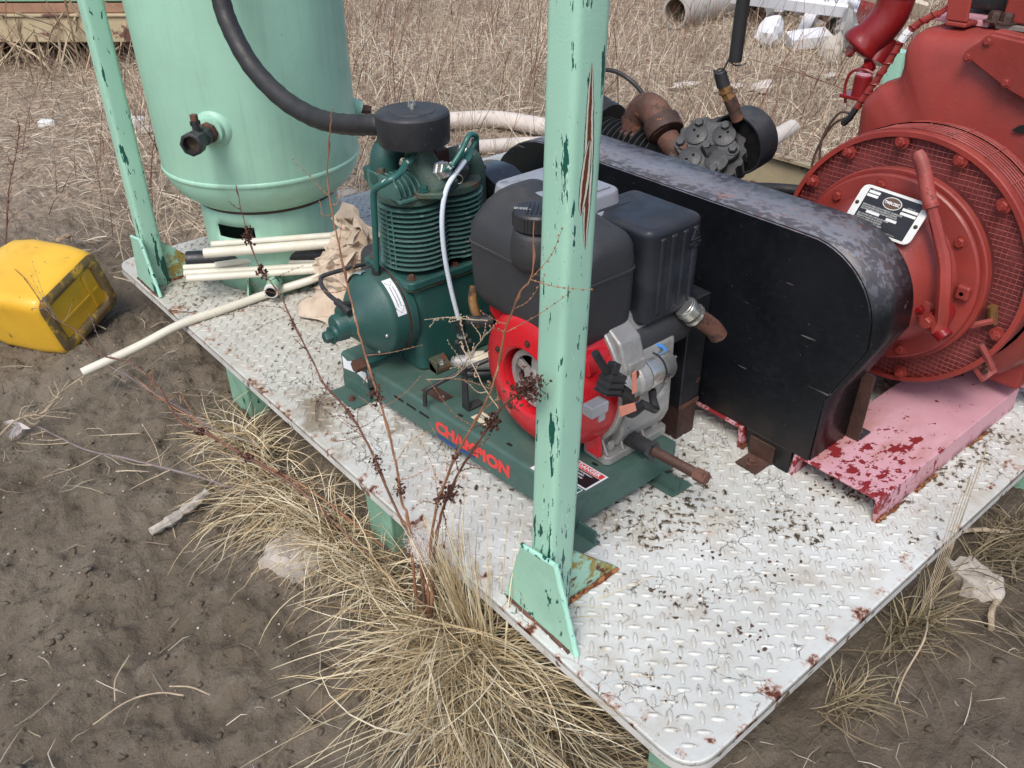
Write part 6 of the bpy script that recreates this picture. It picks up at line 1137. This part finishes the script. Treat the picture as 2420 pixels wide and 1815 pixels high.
# ------------------------------------------------------------------ dry grass
STRAW = np.array([(.56, .45, .27), (.66, .56, .37), (.47, .36, .21), (.74, .66, .48), (.34, .25, .14)])
FIELD = np.array([(.52, .425, .30), (.66, .56, .42), (.40, .315, .225), (.80, .71, .56), (.25, .18, .13), (.57, .47, .35)])
RED = np.array([(.20, .085, .055), (.26, .13, .085), (.15, .07, .05)])
def blades(name, root, az, th0, th1, L, w, col, m=None, seg=4, daz=0, roll=None, parent=None, kind=None, floor=.004, cup=True):
    N = len(root); t = np.linspace(0, 1, seg + 1); ds = L[:, None] / seg
    th = th0[:, None] + (th1 - th0)[:, None] * (t[None, :-1] + .5 / seg) ** .8; A = az[:, None] + np.asarray(daz).reshape(-1, 1) * t[None, :-1]
    stp = np.stack([np.sin(th) * np.cos(A), np.sin(th) * np.sin(A), np.cos(th)], -1) * ds[..., None]
    P = np.concatenate([root[:, None, :], root[:, None, :] + np.cumsum(stp, 1)], 1)
    if floor is not None:
        G = gz(P[..., 0], P[..., 1]) + floor + RNG.uniform(0, .012, (N, 1)) * (t[None] > .3); P[..., 2] = np.maximum(P[..., 2], G)
    Af = np.concatenate([A, A[:, -1:]], 1); thf = np.concatenate([th, th[:, -1:]], 1); rl = (RNG.uniform(-1.2, 1.2, N) if roll is None else roll)[:, None]
    s1 = np.stack([-np.sin(Af), np.cos(Af), np.zeros_like(Af)], -1); s2 = np.stack([-np.cos(thf) * np.cos(Af), -np.cos(thf) * np.sin(Af), np.sin(thf)], -1)
    S = s1 * np.cos(rl)[..., None] + s2 * np.sin(rl)[..., None]; W = (w[:, None] * (1 - .82 * t[None] ** 2.2))[..., None] / 2
    co = np.stack([P - S * W, P + S * W], 2).reshape(-1, 3); k = (seg + 1) * 2
    q = np.array([(2*i, 2*i+1, 2*i+3, 2*i+2) for i in range(seg)]); f = (np.arange(N)[:, None, None] * k + q[None]).reshape(-1, 4)
    cc = np.repeat(col, k, 0) * np.tile(np.repeat(1 - .25 * (1 - t) ** 2, 2), N)[:, None]  # roots darkened: shade low in the clump put into the tint
    return npmesh(name, co, f, m or M['straw'], parent, kind, cc)
def pick(pal, n, var=.16): return pal[RNG.integers(0, len(pal), n)] * RNG.uniform(1 - var, 1 + var, (n, 1))
def field():
    n = 165000; a = R(4) + RNG.random(n) * R(100); r_ = 2.2 + 12.3 * RNG.random(n) ** .8; x = -.79 + r_ * np.cos(a); y = -.47 + r_ * np.sin(a)
    d = .9 * x + .55 * y + .5 * fbm(x * .9, y * .9, 3); pr = .05 + .95 * sstep(1.5, 3.2, d); left = sstep(R(72), R(82), a); pr *= (1 - .52 * left) * (.55 + .9 * np.clip(fbm(x * 1.7 + 30, y * 1.7, 3) + .5, 0, 1))
    path = np.exp(-((.68 * (x - 2.1) + .73 * (y - 3.6)) / .45) ** 2) * ((x > .8) & (x < 3)); pr *= 1 - .65 * path
    ok = (RNG.random(n) < pr) & ~((x > -.12) & (x < 2.7) & (y > -.05) & (y < 2.95)); x, y, left = x[ok], y[ok], left[ok]; n = len(x)
    typ = RNG.random(n); lie = typ < (.56 + .3 * left); tall = typ > .965
    L = np.where(lie, RNG.uniform(.05, .22, n), np.where(tall, RNG.uniform(.35, .62, n), RNG.uniform(.10, .33, n))) * (1 - .35 * left)
    th0 = np.where(lie, RNG.uniform(1.0, 1.65, n), np.where(tall, RNG.uniform(.0, .75, n), RNG.uniform(.0, .8, n))); th1 = th0 + np.where(tall, RNG.uniform(-.1, .3, n), RNG.uniform(0, .9, n))
    az = RNG.uniform(0, 2 * PI, n); az = np.where(tall, R(-35) + RNG.normal(0, .8, n), az); w = np.where(tall, .0034, RNG.uniform(.0016, .0050, n))
    col = pick(FIELD, n); col[tall] = pick(RED, int(tall.sum())); clump = fbm(x * .6 + 9, y * .6, 3)[:, None]; col = col * (1 + .35 * clump) * np.where(left[:, None] > .5, .86, 1)
    z = gz(x, y) + np.where(lie, RNG.uniform(0, .05, n), -.005)
    return blades('dry_grass_field', np.stack([x, y, z], -1), az, th0, th1, L, w, np.clip(col, .02, .8), seg=3, daz=RNG.normal(0, .5, n), kind='stuff')
o = field(); o['label'] = 'field of dry tan grass and weeds behind the skid'
def litter():
    n = 5200; x = RNG.uniform(-1.3, 2.6, n); y = RNG.uniform(-.9, 3.6, n); ok = ~((x > .02) & (y > .03) & (y < 2.9)); pr = np.where(x < 0, .22 + .6 * np.exp(-((x + .02) / .14) ** 2), .9); ok &= RNG.random(n) < pr
    x, y = x[ok], y[ok]; n = len(x); col = pick(FIELD, n) * np.where(x > .2, .62, .8)[:, None]
    return blades('straw_litter', np.stack([x, y, gz(x, y) + .004], -1), RNG.uniform(0, 6.28, n), RNG.uniform(1.2, 1.6, n), RNG.uniform(1.3, 1.8, n), RNG.uniform(.02, .13, n), RNG.uniform(.0012, .0028, n), col, seg=3, daz=RNG.normal(0, .9, n), kind='stuff')
o = litter(); o['label'] = 'loose straw scattered over the mud'
def tussock(label, c, n, azm, azs, L0, L1, th0, th1, spread, pal=STRAW, w=(.0018, .0036), up=0, group='dry grass tussocks beside the deck'):
    o = thing('grass_tussock', label, 'grass tussock', (c[0], c[1], -.2), group)
    x = c[0] + RNG.normal(0, spread[0], n); y = c[1] + RNG.normal(0, spread[1], n); x = np.minimum(x, np.where((y > 0), -.008 - .016 * y, 9)) if c[0] < .02 else x
    if c[1] < 0: y = np.minimum(y, -.01)
    az = R(azm) + RNG.normal(0, R(azs), n); L = RNG.uniform(L0, L1, n); a = RNG.uniform(th0[0], th0[1], n); b = RNG.uniform(th1[0], th1[1], n); col = pick(pal, n, .18)
    blades('blades', np.stack([x, y, gz(x, y) - .004], -1), az, a, b, L, RNG.uniform(w[0], w[1], n), col, seg=8, daz=RNG.normal(0, .75, n) * (RNG.random(n) < .8) + RNG.normal(0, 1.6, n) * (RNG.random(n) < .15), parent=o); return o
tussock('large straw coloured tussock spilling over the mud below the front post', (-.05, .60), 900, 220, 52, .13, .42, (.15, 1.1), (1.1, 2.6), (.045, .08), w=(.0016, .0046))
tussock('low outer tussock of long straws trailing towards the bottom edge', (-.10, .52), 260, 238, 34, .25, .56, (.5, 1.1), (1.3, 1.9), (.05, .07), np.vstack([STRAW, STRAW * .8]), group=None)
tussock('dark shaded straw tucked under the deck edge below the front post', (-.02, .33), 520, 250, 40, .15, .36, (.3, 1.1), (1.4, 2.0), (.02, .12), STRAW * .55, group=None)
tussock('upright sheaf of dry grass leaning against the front post gusset', (-.03, .60), 150, 120, 60, .26, .44, (.0, .22), (.1, .5), (.012, .05), STRAW * 1.05, group=None)
tussock('curly straw tussock beside the deck below the air compressor', (-.09, 1.10), 480, 180, 80, .10, .28, (.1, 1.1), (1.2, 2.6), (.035, .12))
tussock('spreading straw tussock further along the deck edge with trailing blades', (-.12, 1.36), 430, 200, 60, .12, .33, (.3, 1.2), (1.3, 2.3), (.05, .09))
tussock('smaller straw tussock next to the green support leg', (-.09, 1.66), 330, 185, 85, .09, .24, (.1, 1.1), (1.2, 2.6), (.03, .08))
tussock('loose straws between the large tussock and the fallen stems', (-.08, .88), 260, 195, 65, .10, .28, (.1, 1.1), (1.2, 2.3), (.025, .11), group=None)
OL = np.array([(.26, .22, .13), (.34, .28, .18), (.20, .15, .09)])
tussock('small olive grass tuft under the right deck edge near the corner', (.50, -.03), 110, 280, 60, .07, .17, (.3, 1.2), (1.0, 1.8), (.03, .02), OL)
tussock('grass tuft with tall pale reeds rising over the right deck edge', (.80, -.02), 190, 270, 80, .08, .22, (.1, 1.2), (.9, 1.9), (.05, .025), OL)
tussock('sparse dark weed tuft at the right border of the mud', (.98, -.27), 70, 180, 70, .08, .2, (.5, 1.3), (1.0, 1.8), (.03, .03), OL * .7)
tussock('tangle of dry brown weeds by the far end of the right deck edge', (1.22, -.03), 260, 270, 90, .06, .22, (.2, 1.3), (.9, 2.0), (.09, .05), OL * .8)
rd_ = thing('reed_stems', 'few tall pale reed stems standing at the right deck edge', 'reeds', (.83, -.02, -.2))
b = MB()
for i in range(7): x = .80 + i * .012; b.tube(smoothpath([(x, -.03, -.2), (x + .01, -.025, .0), (x + .02 + .01 * (i % 3), -.015, .18 + .02 * i)], 4), .0009, 5)
b.build('stems', M['stem_pale'], rd_)
stick('long bent pale straw arching over the mud right of the corner', [(.78, -.05, -.12), (.74, -.07, -.10), (.68, -.09, -.10), (.60, -.10, -.13), (.55, -.115, -.17)], .0022, 'stem_pale', 'pale_straw', 'straw')

# ------------------------------------------------------------------ weeds with stems, side twigs and seed clusters
def weed(label, path, r0, r1, m='stem_red', seeds=(), twigs=6, tl=.08, seed=1, group=None, twm=None, name='dry_weed'):
    r0 *= .68; r1 *= .8
    o = thing(name, label, 'weed', path[0], group); rg = random.Random(seed); P = smoothpath(path, 5); n = len(P)
    P = [p + Vector((rg.uniform(-.0012, .0012), rg.uniform(-.0012, .0012), 0)) for p in P]
    MB().tube(P, [r0 + (r1 - r0) * i / (n - 1) + (r0 * .35 if i % 7 == 3 else 0) for i in range(n)], 7).build('stem', M[m], o)
    for k in range(twigs):
        b = MB()
        i = rg.randint(int(n * .25), n - 2); p = P[i]; T = (P[i+1] - P[i]).normalized(); d = (T * rg.uniform(.3, 1) + Vector((rg.gauss(0, .6), rg.gauss(0, .6), rg.gauss(0, .4)))).normalized(); L_ = tl * rg.uniform(.4, 1.5)
        q = [p, p + d * L_ * .5 + Vector((0, 0, rg.uniform(-.01, .01))), p + d * L_ + Vector((rg.gauss(0, .012), rg.gauss(0, .012), rg.gauss(0, .012)))]; q = smoothpath(q, 4); b.tube(q, [r1 * .75 * (1 - .6 * j / len(q)) for j in range(len(q))], 5)
        for j in range(1, len(q)): b.lump(q[j] + Vector((rg.uniform(-.002, .002), rg.uniform(-.002, .002), 0)), (.0036, .0036, .0036), j, 6, .2)
        b.build('side_twig', M[twm or m], o)
    for (f, sz, cnt) in seeds:
        c = P[min(int(f * (n - 1)), n - 1)]; b = MB(); T = (P[min(int(f * (n - 1)) + 1, n - 1)] - P[max(int(f * (n - 1)) - 1, 0)]).normalized()
        for k in range(cnt):
            q = c + T * rg.uniform(-1, 1) * sz * 1.2 + Vector((rg.gauss(0, .42), rg.gauss(0, .42), rg.gauss(0, .42))) * sz; s_ = rg.uniform(.0035, .0075); Rm = Matrix.Rotation(rg.uniform(0, 6), 3, (rg.random() + .1, rg.random(), rg.random()))
            b.add([q + Rm @ Vector(v) * s_ for v in ((-.6, -.5, 0), (.6, -.5, .15), (.5, .5, -.1), (-.5, .6, .1), (0, 0, .35))], [(0, 1, 4), (1, 2, 4), (2, 3, 4), (3, 0, 4)])
            if k % 3 == 0: b.tube([c + T * rg.uniform(-1, 1) * sz, q], .0007, 3, False)
        b.build('seed_cluster', M['seed'], o, smooth=0)
    return o
A = [(-.075, .76, -.20), (-.068, .775, -.05), (-.06, .79, .104), (-.056, .815, .127), (-.053, .829, .23), (-.049, .863, .336), (-.045, .902, .411), (-.042, .939, .492), (-.038, .965, .558), (-.035, .986, .63), (-.031, 1.011, .734), (-.027, 1.022, .818), (-.024, .998, .907), (-.02, .979, .967)]
weed('tall orange brown weed stem standing in front of the air compressor', A, .0052, .0014, 'stem_orange', ((.44, .016, 46), (.27, .014, 40)), 12, .10, 1, 'standing weeds')
B = [(-.075, .73, -.20), (-.06, .754, .023), (-.055, .82, .059), (-.049, .883, .106), (-.044, .965, .198), (-.038, 1.069, .247), (-.033, 1.176, .258), (-.027, 1.239, .3), (-.022, 1.338, .383), (-.016, 1.404, .427), (-.011, 1.502, .456), (-.005, 1.562, .57), (0, 1.58, .651)]
weed('red brown weed leaning left with dark seed heads in front of the tank', B, .0058, .0012, 'stem_red', ((.30, .015, 50), (.66, .010, 24), (.83, .014, 60), (.89, .015, 70), (.40, .009, 20)), 16, .10, 2, 'standing weeds')
Cw = [(-.07, .73, -.2), (-.06, .715, -.006), (-.058, .699, .105), (-.056, .668, .218), (-.054, .635, .3), (-.052, .595, .388), (-.05, .54, .489), (-.048, .481, .599), (-.046, .446, .723), (-.044, .413, .802), (-.042, .383, .851), (-.04, .383, .931)]
weed('pale brown weed rising beside the front post in front of the red shroud', Cw, .0055, .0012, 'stem_orange', ((.30, .014, 40), (.46, .01, 24)), 16, .09, 3, 'standing weeds')
Dw = [(-.07, .715, -.2), (-.06, .702, -.003), (-.05, .686, .123), (-.04, .666, .21), (-.03, .619, .322), (-.02, .569, .415), (-.01, .501, .533), (0, .43, .613)]
weed('dark red weed with big brown seed cluster in front of the fan opening', Dw, .0058, .0022, 'stem_red', ((.50, .020, 70), (.82, .018, 70), (.99, .030, 150)), 9, .10, 4, 'standing weeds')
E_ = [(-.044, .92, -.2), (-.078, 1.058, -.15), (-.117, 1.241, -.08), (-.175, 1.365, -.03), (-.236, 1.531, 0), (-.277, 1.631, .02), (-.267, 1.803, .04), (-.282, 1.966, .05), (-.343, 2.069, .06), (-.356, 2.248, .07), (-.39, 2.397, .08), (-.385, 2.683, .09), (-.395, 2.894, .09)]
weed('long fallen weed stem reaching from the tussock to the yellow can', E_, .0062, .0015, 'stem_red', ((.12, .013, 40), (.28, .016, 60), (.36, .014, 50)), 16, .16, 5, 'fallen weeds', 'stem_grey')
weed('orange fallen weed stem beside the long fallen one', [(-.02, 1.0, -.17), (-.06, 1.18, -.13), (-.099, 1.308, -.1), (-.162, 1.387, -.05), (-.212, 1.502, -.02), (-.234, 1.631, 0), (-.265, 1.697, .02), (-.282, 1.77, .03), (-.301, 1.899, .04)], .0050, .0014, 'stem_orange', ((.3, .010, 26),), 14, .10, 6, 'fallen weeds')
weed('lowest grey fallen stem ending at the white feather', [(-.08, 1.30, -.19), (-.137, 1.375, -.185), (-.211, 1.445, -.16), (-.283, 1.556, -.14), (-.367, 1.682, -.13), (-.435, 1.797, -.13), (-.495, 1.91, -.14), (-.543, 2.095, -.16), (-.564, 2.18, -.17)], .0055, .0025, 'stem_grey', ((.2, .016, 40),), 16, .14, 7, 'fallen weeds', 'stem_pale')
weed('thin grey fallen stem between the two other fallen stems', [(-.078, 1.599, -.15), (-.165, 1.678, -.1), (-.212, 1.771, -.06), (-.253, 1.919, -.05), (-.274, 2.042, -.05), (-.308, 2.182, -.05)], .0042, .0016, 'stem_grey', (), 12, .12, 8, 'fallen weeds')
weed('fuzzy pale weed lying at the left border below the yellow can', [(-.72, 2.10, -.17), (-.668, 2.169, -.15), (-.604, 2.19, -.13), (-.533, 2.161, -.12), (-.467, 2.203, -.10), (-.398, 2.232, -.09), (-.342, 2.237, -.08), (-.283, 2.203, -.07)], .0045, .003, 'stem_pale', (), 36, .06, 9)
weed('red leafless weed at the left border beyond the yellow can', [(-.40, 3.40, -.2), (-.369, 3.429, -.15), (-.265, 3.596, 0), (-.183, 3.768, .1), (-.096, 3.883, .2), (-.022, 4.027, .28)], .006, .003, 'stem_red', (), 26, .10, 10)
weed('white dry twig lying across the shroud and the actuator', [(.22, .799, .264), (.22, .855, .301), (.22, .905, .35), (.22, .939, .376)], .0016, .002, 'stem_pale', (), 4, .03, 11, 'white twigs'); weed('white forked twig in front of the pilot valve', [(.24, 1.136, .176), (.24, 1.0, .252), (.24, .931, .347), (.24, .862, .44)], .002, .0018, 'stem_pale', (), 9, .09, 12, 'white twigs')
weed('thin white twig sticking out left from the throttle knob', [(.2, .809, .506), (.2, .894, .475), (.2, .96, .451), (.2, 1.059, .404)], .0022, .0012, 'stem_pale', (), 8, .012, 13, 'white twigs')
weed('dark twig lying on the deck before the compressor base', [(.02, 1.38, .01), (.06, 1.45, .014), (.12, 1.5, .012), (.16, 1.56, .01)], .0022, .001, 'stem_red', (), 12, .03, 14)
weed('dry red weed in the grass right of the disc filter', [(4.2, 1.9, -.2), (4.17, 2.1, .0), (4.1, 2.5, .1), (4.0, 2.9, .16)], .006, .002, 'stem_red', (), 14, .15, 15)
rg = random.Random(77)
def bush():
    b = MB()
    for i in range(330):
        a = R(rg.uniform(10, 94)); d = 3.9 + 9 * rg.random() ** .9; x, y = -.79 + d * math.cos(a), -.47 + d * math.sin(a)
        if (x < 2.75 and y < 3.1) or (.9 * x + .55 * y) < 2.6: continue
        if a > R(76) and rg.random() < .6: continue
        z = float(gz(x, y)); H = rg.uniform(.3, .75); la = R(-35) + rg.gauss(0, .9); ln = rg.uniform(.1, .8); p = Vector((x, y, z)); q = smoothpath([p, p + Vector((math.cos(la) * ln * H * .4, math.sin(la) * ln * H * .4, H * .5)), p + Vector((math.cos(la) * ln * H, math.sin(la) * ln * H, H * .95))], 3)
        b.tube(q, [.0036 - .0026 * j / len(q) for j in range(len(q))], 4, False)
        for k in range(rg.randint(2, 6)):
            j = rg.randint(1, len(q) - 2); e = q[j] + Vector((rg.gauss(0, .08), rg.gauss(0, .08), rg.uniform(.05, .2))); b.tube([q[j], e], [.0018, .0008], 3, False)
    return b
o = bush().build('dry_weed_stalks', M['stem_red'], kind='stuff', smooth=0); o['label'] = 'thin red brown weed stalks standing in the dry grass field'
def twigheap():
    b = MB()
    for i in range(230):
        t = rg.uniform(-2.2, 1.3); x, y = .9 + .73 * t + rg.gauss(0, .1), 7.7 - .68 * t + rg.gauss(0, .25); z = -.2; p = Vector((x, y, z)); a = rg.uniform(0, 6.3); H = rg.uniform(.15, .65); q = smoothpath([p, p + Vector((math.cos(a) * .15, math.sin(a) * .15, H * .6)), p + Vector((math.cos(a) * rg.uniform(.1, .5), math.sin(a) * rg.uniform(.1, .5), H))], 3); b.tube(q, rg.choice((.004, .006, .009)), 4, False)
    return b
o = twigheap().build('dead_branches', M['stem_pale'], kind='stuff', smooth=0); o['label'] = 'dead pale branches and stalks in front of the long green skid'
